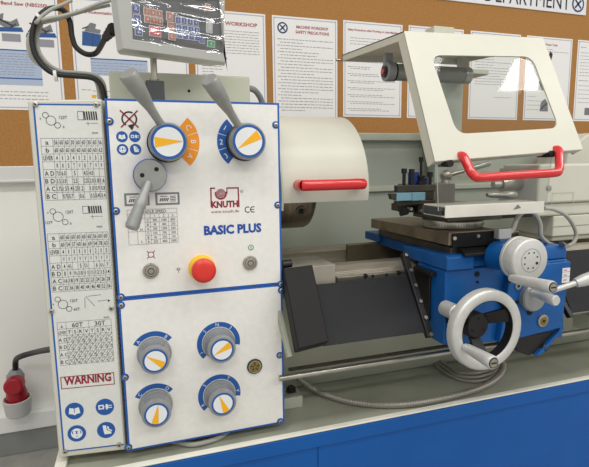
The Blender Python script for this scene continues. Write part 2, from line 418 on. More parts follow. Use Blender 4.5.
# ------------------------------------------------------------------ machine stand and chip tray
t = thing('machine_stand', 'long blue lathe stand with pale rimmed green chip tray on top', 'machine stand', (.9, .1, .21))
TX0, TX1, TY0, TY1 = at(56, 460, Z=.65).x, 1.95, -.045, .59
RZ = 1.25-.6275*(1+TY0); TZ = RZ-.012
g = G('tray_green').box((TX0+.004, TY0+.004, TZ-.02), (TX1, TY1, TZ)); obj('chip_tray', g, t, .002)
g = G('rim_white')
g.box((TX0, TY0, RZ-.004), (TX1, TY0+.016, RZ)); g.box((TX0, TY0+.012, TZ), (TX1, TY0+.016, RZ-.004)); g.box((TX0, TY0+.018, TZ-.015), (TX0+.022, TY1, RZ)); g.box((TX0, TY1-.01, TZ), (TX1, TY1, TZ+.02)); obj('tray_rim', g, t, .0015)
g = G('stand_blue').box((TX0, TY0-.003, RZ-.037), (TX1, TY0+.001, RZ-.0045)); obj('tray_lip', g, t, .001)
g = G('stand_blue').box((TX0+.02, TY0+.004, .21), (TX1-.02, TY1-.04, TZ-.021)); obj('cabinet', g, t, .004)
for a, b in ((-.08, .36), (.363, 1.2), (1.203, 1.9)):
    g = G('stand_blue').box((a, TY0+.0015, .24), (b, TY0+.0035, RZ-.0375)); obj('cover_panel', g, t, .001)

# ------------------------------------------------------------------ headstock
H = thing('headstock', 'white lathe headstock with blue-edged control panel, knobs and levers', 'lathe headstock', (.12, .2, .745))
PX0, PX1, PZ0, PZM, PZ1 = -.0455, .2965, .661, .988, 1.3775
g = G('cream_paint').box((PX0+.003, .003, PZ0+.004), (PX1-.003, .11, PZ1-.002)).box((PX0+.01, .11, .74), (PX1-.03, .48, 1.37)); obj('casting', g, H, .003)
g = G('machine_green').box((-.04, .13, 1.371), (.266, .48, 1.452)); obj('top_cover', g, H, .004)
c = at(189, 91, Y=.13); obj('plug_screw', G('hole').cyl((c.x, .1292, c.z), (c.x, .131, c.z), .0032, n=14), H)
FP = PL((0, 0, 0), (1, 0, 0), (0, 0, 1))
def P(px, py, w=0): return FP.uv(px, py, w)
def bordered(name, u0, v0, u1, v1, pl, parent, m='panel_white', bw=.0042, back=-.002, rim='trim_blue'):
    g = G(m, rim, M=pl.M); g.use(rim); g.prism([(u0, v0), (u1, v0), (u1, v1), (u0, v1)], back, .0006)
    g.use(m); g.prism([(u0+bw, v0+bw), (u1-bw, v0+bw), (u1-bw, v1-bw), (u0+bw, v1-bw)], .0002, .0012)
    return obj(name, g, parent)
W0 = .0012
up_pan = bordered('upper_panel', PX0, PZM+.001, PX1, PZ1, FP, H)
lo_pan = bordered('lower_panel', PX0, PZ0, PX1, PZM, FP, H)
def screw(px, py, pl=FP, parent=H, blue=True):
    c = pl.uv(px, py); g = G('trim_blue', 'steel', 'hole', M=pl.M)
    if blue: g.use('trim_blue'); g.sector(c, 0.0001, .0078, 0, 360, .0004, .0016)
    g.use('steel'); g.lathe((c[0], c[1], .0015), (0, 0, 1), [(0, .0048), (.0025, .0046), (.0035, .003)], 16)
    g.use('hole'); g.disc(c, .0018, .0053, 8)
    obj('screw', g, parent)
for q in ((109.5, 121.5), (116, 211), (120.8, 297), (121, 305), (125, 377), (128.5, 447), (275.5, 125), (277.5, 205), (280.5, 284), (281, 290), (279.5, 355), (280, 421)): screw(*q)

# small writing and marks printed on the upper panel
g = G('ink_black', M=FP.M)
def tri(g, c, r, a, w): g.flat([(c[0]+r*math.cos(math.radians(a+k)), c[1]+r*math.sin(math.radians(a+k))) for k in (0, 130, 230)], w)
c = P(129.3, 119); g.sector(c, .0115, .0145, 60, 240, .0016); g.sector(c, .0115, .0145, -80, 40, .0016); tri(g, (c[0]+.004, c[1]-.0135), .008, 40, .0017)
g.use('brand_red')
for sg in (1, -1): g.line((c[0]-.016, c[1]-.016*sg), (c[0]+.016, c[1]+.016*sg), .0026, .0019)
obj('rotation_symbol', g, up_pan)
def icon(kind, pl, px, py, r, parent):
    c = pl.uv(px, py); g = G('sign_blue', 'sign_white', 'ink_black', M=pl.M); g.disc(c, r, .0016, 36); u, v = c
    def q(pts, m='sign_white', w=.0019): g.use(m).flat([(u+a*r, v+b*r) for a, b in pts], w)
    if kind == 'book':
        q([(-.62, -.3), (-.04, -.42), (-.04, .3), (-.5, .42)]); q([(.04, -.42), (.62, -.3), (.5, .42), (.04, .3)]); q([(-.12, -.5), (.12, -.5), (.1, -.2), (-.1, -.2)], w=.0018)
    elif kind == 'plug':
        q([(-.7, -.25), (-.1, -.25), (-.1, .3), (-.7, .3)]); q([(-.55, -.1), (-.25, -.1), (-.25, .15), (-.55, .15)], 'sign_blue', .0021)
        q([(.1, -.3), (.3, -.3), (.42, .02), (.3, .34), (.1, .34)]); q([(.4, .1), (.78, .1), (.78, .2), (.4, .2)]); q([(.4, -.16), (.78, -.16), (.78, -.06), (.4, -.06)]); q([(-.1, .0), (.1, 0), (.1, .06), (-.1, .06)])
    elif kind == 'goggles':
        g.use('sign_white').sector((u, v), .001, r*.62, 0, 360, .0018); q([(-.5, -.02), (.5, -.02), (.5, .3), (-.5, .3)], 'sign_blue', .002)
        g.use('sign_white'); g.disc((u-r*.24, v+r*.14), r*.17, .0022, 14); g.disc((u+r*.24, v+r*.14), r*.17, .0022, 14); q([(-.12, -.35), (.12, -.35), (.12, -.28), (-.12, -.28)], 'sign_blue', .002)
    else:
        q([(-.35, .6), (.02, .6), (.08, 0), (.55, -.25), (.55, -.5), (-.2, -.5), (-.3, 0)]); q([(.1, .45), (.3, .42), (.34, .1), (.66, -.08), (.64, -.2), (.2, .0)], w=.0018)
    obj('safety_symbol', g, parent)
for k, q in zip(('book', 'plug', 'goggles', 'boot'), ((122, 136.8), (134.8, 136.6), (122.6, 149.5), (135.6, 149.3))): icon(k, FP, *q, .0105, up_pan)
g = G('ink_black', M=FP.M)
for px, py in ((137, 199.4), (167.5, 198.6)):
    c = P(px, py); g.use('ink_grey').fbox(c[0]-.0235, c[1]-.0125, c[0]+.0235, c[1]+.0125, .0015); g.use('panel_white').fbox(c[0]-.0195, c[1]-.0085, c[0]+.0195, c[1]+.0085, .0017)
    g.use('ink_black')
    for k in range(5): g.line((c[0]-.015+k*.0035, c[1]-.005), (c[0]-.012+k*.0035, c[1]+.0015), .002, .0019)
    for k in range(4): g.line((c[0]+.005, c[1]-.005+k*.0032), (c[0]+.016, c[1]-.005+k*.0032), .0014, .0019)
    g.line((c[0]-.014, c[1]+.005), (c[0], c[1]+.005), .0012, .0019)
obj('feed_symbols', g, up_pan)
a, b = P(127, 210), P(178.3, 242); g = G('ink_grey', M=FP.M)
t0, t1 = a[1]-.009, b[1]; xs = [a[0]+(b[0]-a[0])*k for k in (0, .18, .34, .45, .63, .82, 1)]
for x in xs: g.line((x, t0 if 0 < xs.index(x) < 6 else a[1]), (x, t1), .0006, .0016)
for k in range(8): g.line((a[0] if k in (0, 1, 4, 7) else xs[2], t0+(t1-t0)*k/7), (b[0], t0+(t1-t0)*k/7), .0006, .0016)
g.line(a, (b[0], a[1]), .0006, .0016)
g.use('ink_black').text('SPINDLE SPEED', (a[0]+b[0])/2, a[1]-.0078, .0065, align='C', w=.0016, cond=.9)
rows = [('1', '2', '3'), ('305', '1400', '800'), ('90', '400', '230'), ('205', '1000', '560'), ('105', '700', '320'), ('60', '330', '155'), ('250', '860', '1800')]
for r, row in enumerate(rows):
    y = t0+(t1-t0)*(r+.8)/7
    for k, s_ in enumerate(row): g.text(s_, (xs[3+k]+xs[4+k])/2, y, .0052, align='C', w=.0016, cond=.85)
    if r: g.text('CBACBA'[r-1], (xs[2]+xs[3])/2, y, .0052, align='C', w=.0016)
g.text('H', (xs[1]+xs[2])/2, t0+(t1-t0)*.55, .005, align='C', w=.0016); g.text('L', (xs[1]+xs[2])/2, t0+(t1-t0)*.95, .005, align='C', w=.0016)
obj('spindle_speed_table', g, up_pan)
# maker's mark, CE, name
def R(px, py): return P(px, py)
g = G('brand_red', M=FP.M)
a, b = R(210.5, 207), R(238.5, 188)
g.line(R(210.7, 188.2), R(211.2, 207), .0028, .0016); g.line(R(238, 187.6), R(238.8, 207), .0028, .0016); g.line(R(210, 188.3), R(215, 188.2), .0028, .0016); g.line(R(226.5, 188), R(238.5, 187.8), .0028, .0016)
c = R(220.7, 193.6); g.sector(c, .0102, .0125, 160, 380, .0016)
for k in range(4): g.sector(c, .0016+k*.0023, .003+k*.0023, 0, 360, .0017)
g.line(R(226.6, 188), R(227, 193.5), .002, .0016)
g.text('KNUTH', *R(211.5, 207.6), .0132, width=R(238, 207)[0]-R(211.5, 207)[0], bold=.045, w=.0017)
g.text('www.knuth.de', *R(211, 213.2), .0062, width=R(239, 213)[0]-R(211, 213)[0], w=.0017)
g.use('ink_grey').sector(R(241.5, 191.2), .0022, .003, 0, 360, .0017); g.text('R', R(241.5, 191)[0], R(241.5, 192)[1], .0028, align='C', w=.0017)
obj('maker_logo', g, up_pan)
g = G('ink_black', M=FP.M); c = R(247.6, 209.5); g.sector(c, .0048, .0066, 50, 310, .0016); c = R(253, 209.3); g.sector(c, .0048, .0066, 60, 300, .0016); g.line((c[0]-.005, c[1]), (c[0]+.002, c[1]), .0015, .0016)
obj('ce_mark', g, up_pan)
g = G('brand_blue', M=FP.M); a, b = R(204, 234.3), R(261.3, 231.8)
g.text('BASIC PLUS', a[0], (a[1]+b[1])/2, .0185, width=b[0]-a[0], bold=.045, w=.0017); obj('model_lettering', g, up_pan)

def hub(px, py, r, depth, ptr, parent, ring=True):
    """round lever hub: grey body, white dial face with blue ring and yellow pointer; px,py is the face"""
    c = FP.uv(px, py, depth)
    o = thing_child('lever_hub', parent)
    return c
def disc_face(g, c, r, depth, ang, L):
    g.use('sign_blue'); g.disc(c, r, depth+.0004, 40); g.use('sign_white'); g.disc(c, r*.84, depth+.0008, 40)
    g.use('pointer_yellow'); a = math.radians(ang); d = Vector((math.cos(a), math.sin(a))); n = Vector((-d.y, d.x)); c2 = Vector(c)
    g.flat([tuple(c2+d*r*L), tuple(c2-d*r*L*.9+n*r*.3), tuple(c2-d*r*L*.9-n*r*.3)], depth+.0012)
def lever(px, py, base_px, ang, bad, end, start, name):
    """lever hub + face + handle, turned about the hub axis"""
    D = .046; c = FP.uv(px, py, D)
    g = G('knob_grey', 'trim_blue', M=FP.M)
    g.use('black_plastic'); g.lathe((c[0], c[1], .001), (0, 0, 1), [(0, .0385), (.006, .0385), (.008, .036)], 48)  # black base ring paints in the shadow rim around the hub
    g.use('slate_block'); g.lathe((c[0], c[1], .008), (0, 0, 1), [(0, .0365), (.01, .0365)], 48)
    g.use('knob_grey'); g.lathe((c[0], c[1], .018), (0, 0, 1), [(0, .0355), (.012, .0365), (.022, .0365), (.026, .0345), (.028, .033)], 48)
    o = obj(name, g, H)
    gf = G('sign_blue', M=FP.M); disc_face(gf, c, .0325, D, ang, .86); obj('dial_face', gf, o, label='white dial face with blue ring and yellow pointer')
    e, s_ = Vector(end), Vector(start); L = (e-s_).length
    gh = G('cast_grey').lathe(s_, e-s_, [(0, .0085), (L*.12, .0075), (L*.35, .0085), (L*.55, .0125), (L*.75, .0155), (L*.97, .0165), (L, .0145)], 28)
    obj('handle', gh, o)
    return o
lever(168.5, 141.8, None, 2, 0, at(127.5, 73, Y=-.095), at(162, 126, Y=-.035), 'speed_lever')
lever(248.8, 141.3, None, 212, 0, at(209, 79, Y=-.095), at(240, 128, Y=-.035), 'speed_lever')
# letter sectors beside the levers
def sector_label(px, py, r0, r1, parts, col, parent, name):
    c = FP.uv(px, py, .02); g = G(col, 'sign_white', M=FP.M)
    for a0, a1, ch, rot in parts:
        g.use(col).sector(c, r0, r1, a0+.8, a1-.8, .0016, n=10)
        a = math.radians((a0+a1)/2); rr = (r0+r1)/2+.0025
        g.use('sign_white'); x, y = c[0]+rr*math.cos(a), c[1]+rr*math.sin(a); h = .0112; rr_ = math.radians(rot)
        g.text(ch, x+math.sin(rr_)*h/2, y-math.cos(rr_)*h/2, h, align='C', rot=rot, w=.002, bold=False)
    obj(name, g, parent)
sector_label(167.5, 141.8, .036, .0635, [(18, 50, 'C', -55), (-16, 18, 'B', -92), (-48, -16, 'A', -125)], 'sign_orange', up_pan, 'letter_sector')
sector_label(247, 141.3, .036, .058, [(128, 163, '1', -32), (163, 197, '2', 0), (197, 232, '3', 32)], 'sign_blue', up_pan, 'number_sector')
# third lever, plain grey disc
D = .034; c = FP.uv(150.5, 175.5, D)
g = G('knob_grey', 'trim_blue', 'hole', M=FP.M)
g.use('trim_blue'); g.lathe((c[0], c[1], .001), (0, 0, 1), [(0, .032), (.012, .032)], 48)
g.use('cast_grey'); g.lathe((c[0], c[1], .013), (0, 0, 1), [(0, .030), (.018, .0305), (.021, .029)], 48)
g.use('hole')
for q in ((142.2, 175.2), (156.5, 169.2)): g.disc(FP.uv(*q, D), .0042, D+.0006, 16)
o = obj('direction_lever', g, H)
s_, e = at(146.5, 188, Y=-.045), at(131.5, 228, Y=-.075); L = (e-s_).length
g = G('cast_grey').lathe(s_-(e-s_)*.15, e-s_, [(0, .007), (L*.3, .008), (L*.5, .011), (L*.62, .0118), (L*.66, .0105), (L*1.1, .013), (L*1.16, .011)], 28); obj('handle', g, o)
# start / stop push buttons, emergency stop
for px, py, lit in ((151, 271, 0), (250.3, 263, 0)):
    c = FP.uv(px, py, .004); g = G('steel', 'knob_grey', M=FP.M)
    g.lathe((c[0], c[1], .001), (0, 0, 1), [(0, .0158), (.003, .0158), (.005, .014), (.0052, .0115), (.002, .0112)], 36)
    o = obj('push_button', g, H); g = G('cut_grey', 'steel', M=FP.M); g.lathe((c[0], c[1], .0025), (0, 0, 1), [(0, .0105), (.004, .0105), (.005, .0095)], 32)
    g.use('dark_steel').sector(c, .0052, .007, 0, 360, .0079); g.use('steel'); g.disc(c, .0045, .0081, 20); obj('button_cap', g, o)
c = FP.uv(202, 268, .004)
g = G('stop_yellow', M=FP.M).lathe((c[0], c[1], .001), (0, 0, 1), [(0, .0275), (.003, .0275), (.014, .024), (.016, .022)], 44); o = obj('emergency_stop', g, H)
g = G('stop_red', M=FP.M); g.lathe((c[0], c[1], .016), (0, 0, 1), [(0, .015), (.008, .016), (.0085, .023), (.012, .025), (.02, .0245), (.024, .021), (.026, .016), (.0265, .008)], 44)
obj('mushroom_button', g, o, label='red mushroom push button')
g = G('brand_red', M=FP.M); c = P(151, 254.5)
g.sector(c, .0048, .0062, 0, 360, .0016)
for a in (45, 135, 225, 315): g.line((c[0]+.005*math.cos(math.radians(a)), c[1]+.005*math.sin(math.radians(a))), (c[0]+.011*math.cos(math.radians(a)), c[1]+.011*math.sin(math.radians(a))), .0014, .0016)
obj('stop_symbol', g, up_pan); g = G('ink_grey', M=FP.M); c = P(178.3, 269); g.sector(c, .0022, .0032, 0, 360, .0016); g.line((c[0]-.005, c[1]), (c[0]+.005, c[1]), .001, .0016); g.line((c[0], c[1]-.008), (c[0], c[1]-.003), .001, .0016)
obj('light_symbol', g, up_pan); g = G('key_green', M=FP.M); c = P(250.8, 247.4); g.disc(c, .0062, .0016); g.use('sign_white').disc(c, .0044, .0018, 20); g.use('ink_black').line((c[0], c[1]-.003), (c[0], c[1]+.003), .0016, .002)
obj('start_symbol', g, up_pan)
# four selector knobs with blue arcs
def knob(bx, by, fx, fy, a0, a1, letters, ptr):
    c = FP.uv(fx, fy, .0445)
    g = G('sign_blue', 'sign_white', M=FP.M); g.sector(c, .036, .0465, a0, a1, .0016)
    for ch, a in letters:
        ar = math.radians(a); g.use('sign_white'); h = .0076; rr = .0412
        g.text(ch, c[0]+(rr-h/2)*math.cos(ar), c[1]+(rr-h/2)*math.sin(ar), h, align='C', rot=a-90, w=.002)
    obj('position_arc', g, lo_pan)
    g = G('knob_grey', M=FP.M)
    g.lathe((c[0], c[1], .001), (0, 0, 1), [(0, .0345), (.007, .0345), (.009, .0335), (.0095, .0315), (.016, .031), (.024, .0285), (.0265, .0292), (.040, .0292), (.0428, .028), (.0433, .0265)], 48)
    o = obj('selector_knob', g, H)
    g = G('sign_blue', M=FP.M); disc_face(g, c, .0242, .0444, ptr, .9); obj('knob_face', g, o, label='white knob face with blue ring and yellow pointer')
knob(152.8, 352, 155.2, 360.8, 38, 150, [('A', 138), ('B', 52)], 145)
knob(218.4, 345, 222.2, 350, -12, 222, [('1', 205), ('2', 135), ('N', 93), ('3', 50)], 208)
knob(154.5, 405, 156.6, 414.5, 38, 150, [('C', 138), ('D', 52)], 78)
knob(218.4, 396.5, 223, 403.8, -12, 222, [('R', 205), ('S', 140), ('T', 60), ('V', 5)], 110)
c = FP.uv(254.8, 366.6, .004); g = G('brass', 'black_plastic', M=FP.M)
g.use('black_plastic'); g.lathe((c[0], c[1], .001), (0, 0, 1), [(0, .017), (.003, .017), (.004, .0155)], 32)
g.use('brass'); g.sector(c, .0001, .0125, 0, 360, .0055)
for k in range(5): a = math.radians(72*k+90); g.use('black_iron').line((c[0]+.003*math.cos(a), c[1]+.003*math.sin(a)), (c[0]+.011*math.cos(a), c[1]+.011*math.sin(a)), .0018, .006)
g.use('steel').sector(c, .0125, .0145, 0, 360, .0055); obj('sight_glass', g, H, label='brass oil sight glass')
g = G('sign_white'); c = P(118, 430)

# end-gear cover, turned slightly to the left
a_ = math.radians(7); GP = PL((-.05, .004, 0), (math.cos(a_), -math.sin(a_), 0), (0, 0, 1))
CU0 = GP.uv(30.5, 101)[0]; CU1 = -.0005
g = G('cream_paint', M=GP.M).prism([(CU0-.006, .662), (CU1, .662), (CU1, 1.377), (CU0-.006, 1.373)], -.30, 0)
COVER = obj('gear_cover', g, H, .004)
lu0, lu1 = GP.uv(48, 278)[0], GP.uv(112.2, 278)[0]
lv0, lv1 = GP.uv(63, 452)[1], GP.uv(34, 103.5)[1]
g = G('trim_blue', 'label_white', M=GP.M).prism([(lu0, lv0), (lu1, lv0), (lu1, lv1), (lu0, lv1)], -.0002, .0006); g.use('label_white').prism([(lu0+.0034, lv0+.0032), (lu1+.0001, lv0+.0032), (lu1+.0001, lv1-.0032), (lu0+.0034, lv1-.0032)], .0002, .0012)
lab = obj('label_plate', g, COVER)
for q in ((36, 104.5), (96.5, 104.8), (52, 311), (111.5, 308), (65.5, 451), (119.5, 444)): screw(*q, pl=GP, parent=COVER, blue=False)
def C_(px, py): return GP.uv(px, py)
def table(tl, tr, bl, br, rows, lab_w, n, name, heads=None):
    """printed table following four corners"""
    A, B, C3, D3 = [Vector(C_(*p)) for p in (tl, tr, bl, br)]
    u0, u1 = (A.x+C3.x)/2, (B.x+D3.x)/2; v1, v0 = (A.y+B.y)/2, (C3.y+D3.y)/2
    g = G('ink_grey', 'ink_black', M=GP.M); nr = len(rows); xs = [u0, u0+(u1-u0)*lab_w]+[u0+(u1-u0)*(lab_w+(1-lab_w)*k/n) for k in range(1, n+1)]
    for r in range(nr+1): g.line((u0, v1+(v0-v1)*r/nr), (u1, v1+(v0-v1)*r/nr), .0006, .0016)
    for x in xs: g.line((x, v0), (x, v1), .0006, .0016)
    g.use('ink_black')
    hh = (v1-v0)/nr
    for r, (lb, cells) in enumerate(rows):
        y = v1-hh*(r+.80)
        if lb: g.text(lb, (xs[0]+xs[1])/2, y, hh*.62, align='C', w=.0018, bold=.003, width=(xs[1]-xs[0])*(.8 if len(lb) > 1 else .28))
        for k, s_ in enumerate(cells):
            if s_: g.text(s_, (xs[k+1]+xs[k+2])/2, y, hh*.6, align='C', w=.0018, bold=.003, width=(xs[k+2]-xs[k+1])*(0, .3, .62, .72, .84)[len(s_)] if s_ != '1' else None)
    obj(name, g, lab)
T1 = [('a', '56 60 60 30 60 60 30 60 56'.split()), ('b', '60 60 60 60 60 60 60 60 63'.split()), ('LEVER', '4 1 3 4 1 3 1 3 3'.split()), ('', 'R R S T V R T V V'.split()),
      ('A D', ['7.0', '6.0', '', '5', '', '4.5', '4.0', '', '']), ('B D', ['3.5', '3.0', '', '2.5', '', '2.25', '2.0', '1.8', '1.6']),
      ('A C', ['1.75', '1.5', '1.4', '1.25', '1.2', '', '1.0', '0.9', '0.8']), ('B C', ['', '0.75', '0.7', '', '0.6', '', '0.5', '0.45', '0.4'])]
T2 = [('a', '60 60 60 60 60 60 56 60 60'.split()), ('b', '60 54 57 60 66 69 54 78 63'.split()), ('LEVER', '4 1 1 1 1 1 2 1 5'.split()), ('', list('VVVVVVVVV')),
      ('A D', ['4', '4½', '', '5', '5½', '', '6', '6½', '7']), ('B D', '8 9 9½ 10 11 11½ 12 13 14'.split()), ('A C', '16 18 19 20 22 23 24 26 28'.split()), ('B C', '32 36 38 40 44 46 48 52 56'.split())]
table((41, 139), (102.5, 137.5), (46, 200.5), (106.5, 198.5), T1, .19, 9, 'thread_table')
table((47.5, 234), (108.3, 231.5), (52.5, 291.5), (111.5, 289), T2, .19, 9, 'thread_table')
# feed table with diagonals
A, B = Vector(C_(55.5, 322.5)), Vector(C_(115, 360.5)); g = G('ink_grey', 'ink_black', M=GP.M); u0, u1, v1, v0 = A.x+.003, B.x-.002, A.y, B.y
hr = [0, .155, .31, .48, .65, .83, 1]; xs = [u0, u0+(u1-u0)*.16]+[u0+(u1-u0)*(.16+.84*k/8) for k in range(1, 9)]
for h_ in hr: g.line((u0, v1+(v0-v1)*h_), (u1, v1+(v0-v1)*h_), .0006, .0016)
for k, x in enumerate(xs): g.line((x, v0), (x, v1 if k in (0, 1, 5, 9) else v1+(v0-v1)*.155), .0006, .0016)
g.use('ink_black'); hh = (v1-v0)*.155
g.text('a', (xs[0]+xs[1])/2, v1-hh*.8, hh*.5, align='C', w=.0018); g.text('60T', (xs[1]+xs[5])/2, v1-hh*.85, hh*.7, align='C', w=.0018); g.text('30T', (xs[5]+xs[9])/2, v1-hh*.85, hh*.7, align='C', w=.0018)
g.text('LEVER', (xs[0]+xs[1])/2, v1-hh*1.8, hh*.5, align='C', w=.0018, width=(xs[1]-xs[0])*.85)
for k, s_ in enumerate('TSRVTSRV'): g.text(s_, (xs[k+1]+xs[k+2])/2, v1-hh*1.8, hh*.55, align='C', w=.0018)
nums = ['.16', '.19', '.21', '.24', '.08', '.10', '.11', '.12']
for r in range(4):
    ya, yb = v1+(v0-v1)*hr[r+2], v1+(v0-v1)*hr[r+3]
    g.text(('A D', 'B D', 'A C', 'B C')[r], (xs[0]+xs[1])/2, yb+(ya-yb)*.2, hh*.55, align='C', w=.0018, cond=.9)
    for k in range(8):
        g.line((xs[k+1], yb), (xs[k+2], ya), .0007, .0016)
        g.text(nums[(k+r) % 8], xs[k+1]+.0008, ya-(ya-yb)*.48, hh*.36, w=.0018, cond=.55); g.text(nums[(k+3*r+2) % 8], xs[k+2]-.0008, yb+(ya-yb)*.12, hh*.36, align='R', w=.0018, cond=.55)
obj('feed_table', g, lab)
# gear train sketches and thread pictures
def geartrain(cs, tx, name, extra):
    g = G('ink_black', M=GP.M)
    for (px, py, r) in cs: g.sector(C_(px, py), r-.0009, r, 0, 360, .0016, n=24)
    for s_, px, py, h in tx: g.text(s_, *C_(px, py), h, w=.0018, cond=.9)
    extra(g); obj(name, g, lab)
def thread(x0, x1, y0, y1):
    def f(g):
        a, b = C_(x0, y1), C_(x1, y0); g.frame(a[0], a[1], a[0]+(b[0]-a[0])*.3, b[1], .0008, .0016); n = 6; w = (b[0]-a[0])*.7/n
        for k in range(n):
            u = a[0]+(b[0]-a[0])*.3+k*w; g.flat([(u+w*.25, a[1]), (u+w*.85, a[1]), (u+w*.6, b[1]), (u, b[1])], .0017)
        g.line((b[0]-.022, a[1]-.006), (b[0]-.0, a[1]-.006), .0006, .0016); g.text('mm', *C_(x1-5, y1+14), .0052, w=.0018)
        g.line((b[0]-.018, a[1]-.003), (b[0]-.018, a[1]-.011), .0006, .0016)
    return f
geartrain([(45.6, 115.2, .0055), (51.2, 120.6, .0088), (57.8, 125.4, .0055)], [('120T', 59.5, 119, .006), ('a', 40, 119.5, .005), ('b', 63.4, 128, .005)], 'gear_diagram', thread(78, 97.5, 111.5, 120))
geartrain([(53, 211.3, .0055), (58.4, 216.6, .0095), (65.5, 222, .0055)], [('120T', 66, 213.5, .006), ('127T', 46, 224, .0055), ('a', 47.5, 213.5, .005), ('b', 70.5, 224.5, .005)], 'gear_diagram', thread(83, 102, 205.5, 213.5))
def tdr(g):
    g0 = g; g = G('ink_black', M=GP.M)
    g.line(C_(85, 297), C_(85.3, 308), .0007, .0016); g.line(C_(86, 296), C_(95, 306), .0007, .0016); g.line(C_(88, 296), C_(101, 294.5), .0007, .0016)
    obj('feed_sketch', g, lab); g = G('ink_black', M=GP.M); g.line(C_(98, 301), C_(109, 299.5), .0007, .0016); g.text('mm', *C_(104, 318), .005, w=.0018); tri(g, C_(109, 300.5), .003, 0, .0016)
    obj('feed_arrow', g, lab)
geartrain([(57.9, 299.2, .0055), (63.2, 304.2, .0092), (69.4, 308.6, .0055)], [('120T', 70.5, 302, .006), ('60T', 74, 310.5, .006), ('a', 53, 305, .005)], 'gear_diagram', tdr)
a, b = C_(61.5, 389), C_(114, 370.5); g = G('brand_red', M=GP.M); g.frame(a[0], a[1], b[0], b[1]-.003, .0015, .0016)
g.text('WARNING', (a[0]+b[0])/2, a[1]+.0085, .018, width=(b[0]-a[0])*.88, bold=.032, align='C', w=.0018); obj('warning_sign', g, lab)
for k, q in zip(('book', 'plug', 'goggles', 'boot'), ((74.6, 410.6), (105, 406.6), (77, 433), (106.3, 429.6))): icon(k, GP, *q, .0178, lab)
screw(82.5, 100.5, pl=PL((0, 0, 0), (1, 0, 0), (0, 0, 1)), parent=COVER, blue=False) if False else None
# cables leaving the headstock
g = G('ink_grey').tube([at(248, 88, Y=.14)-Vector((.02, 0, 0)), at(252, 89, Y=.14), at(258, 94, Y=.15), at(262, 103, Y=.16), at(264, 120, Y=.17)], .007); obj('side_conduit', g, H)
g = G('cable_grey').tube([at(140, 440, Z=TZ+.007), at(170, 441, Z=TZ+.007), at(190, 444.5, Z=TZ+.007), at(206, 442, Z=TZ+.007), at(222, 436, Z=TZ+.007), at(236, 424, Z=TZ+.007)], .0055)
tag(obj('floor_cable', g), 'grey cable lying in the tray under the headstock panel', 'cable')

# ------------------------------------------------------------------ digital readout
DP = PL(at(119, 52, Y=-.01), (math.cos(math.radians(20)), math.sin(math.radians(20)), 0), (-.06, -.14, 1))
D = thing('digital_readout', 'grey digital readout box wrapped in shiny plastic above the headstock', 'digital readout', (.055, .06, 1.44))
W = DP.uv(226, 65)[0]; Ht = .21
u00 = -.002
gx = G('dro_case', M=DP.M)
gx.hexa([(u00+.016, .0, -.05), (W-.01, .0, -.05), (W-.012, Ht, -.05), (u00+.016, Ht, -.05)][::1], [(u00+.004, .004, -.006), (W-.003, .002, -.006), (W-.003, Ht, -.006), (u00+.004, Ht, -.006)])
obj('rear_housing', gx, D, .006, 3)
a, b, c2, d2 = DP.uv(131, 39), DP.uv(221.5, 54), DP.uv(216.5, 0), DP.uv(129, 0)
i0, i1, j0 = a[0], b[0], (a[1]+b[1])/2
g = G('dro_case', M=DP.M)
ul, ur = DP.uv(111.5, 0), DP.uv(219.5, 0)
o4 = [(u00, 0), (W, 0), (W+(ur[0]-W)*Ht/ur[1], Ht+.002), (u00+(ul[0]-u00)*Ht/ul[1], Ht+.002)]; i4 = [(i0, j0), (i1, j0), (i1, Ht-.02), (i0, Ht-.02)]
vs = [(x, y, -.006) for x, y in o4]+[(x+(.006 if k in (0, 3) else -.006), y+(.006 if k < 2 else -.006), .01) for k, (x, y) in enumerate(o4)]+[(x, y, .01) for x, y in i4]+[(x, y, .004) for x, y in i4]
fs = [(3, 2, 1, 0)]
for L_ in range(3): fs += [(L_*4+k, L_*4+(k+1) % 4, L_*4+4+(k+1) % 4, L_*4+4+k) for k in range(4)]
g.add(vs, fs); obj('front_bezel', g, D, .004, 3)
g = G('dro_face', M=DP.M); g.prism([(i0-.001, j0-.001), (i1+.001, j0-.001), (i1+.001, Ht-.019), (i0-.001, Ht-.019)], .003, .0048)
for n_ in range(3):
    y = .118+n_*.024; g.use('hole'); g.fbox(i0+.012, y, i0+.11, y+.019, .005)
    g.use('glow_red').text('00.000', i0+.105, y+.003, .012, align='R', w=.0055)
obj('face_panel', g, D)
def keys(cells, m, kw, kh, lab_):
    for (px, py), ch in zip(cells, lab_):
        c = DP.uv(px, py, .005); g = G('sign_white', M=DP.M); g.prism([(c[0]-kw/2-.0012, c[1]-kh/2-.0012), (c[0]+kw/2+.0012, c[1]-kh/2-.0012), (c[0]+kw/2+.0012, c[1]+kh/2+.0012), (c[0]-kw/2-.0012, c[1]+kh/2+.0012)], .0048, .0056)
        g.use(m); g.prism([(c[0]-kw/2, c[1]-kh/2), (c[0]+kw/2, c[1]-kh/2), (c[0]+kw/2, c[1]+kh/2), (c[0]-kw/2, c[1]+kh/2)], .005, .0066)
        g.use('sign_white'); g.text(ch, c[0], c[1]-kh*.25, kh*.5, align='C', w=.0072)
        obj('key', g, D)
def kp(x, y): return (120+x/5.355, y/5.355)
keys([kp(83, 45), kp(90, 105), kp(100, 165)], 'key_blue', .0125, .0155, ['X', 'Y', 'Z'])
keys([kp(143, 62), kp(176, 68), kp(209, 74), kp(147, 103), kp(180, 109), kp(213, 116)], 'key_orange', .0105, .0105, list('789456'))
keys([kp(188, 168)], 'key_red', .021, .0165, ['='])
keys([kp(266, 88), kp(272, 142), kp(278, 192)], 'key_orange', .012, .014, ['X', '½', 'L'])
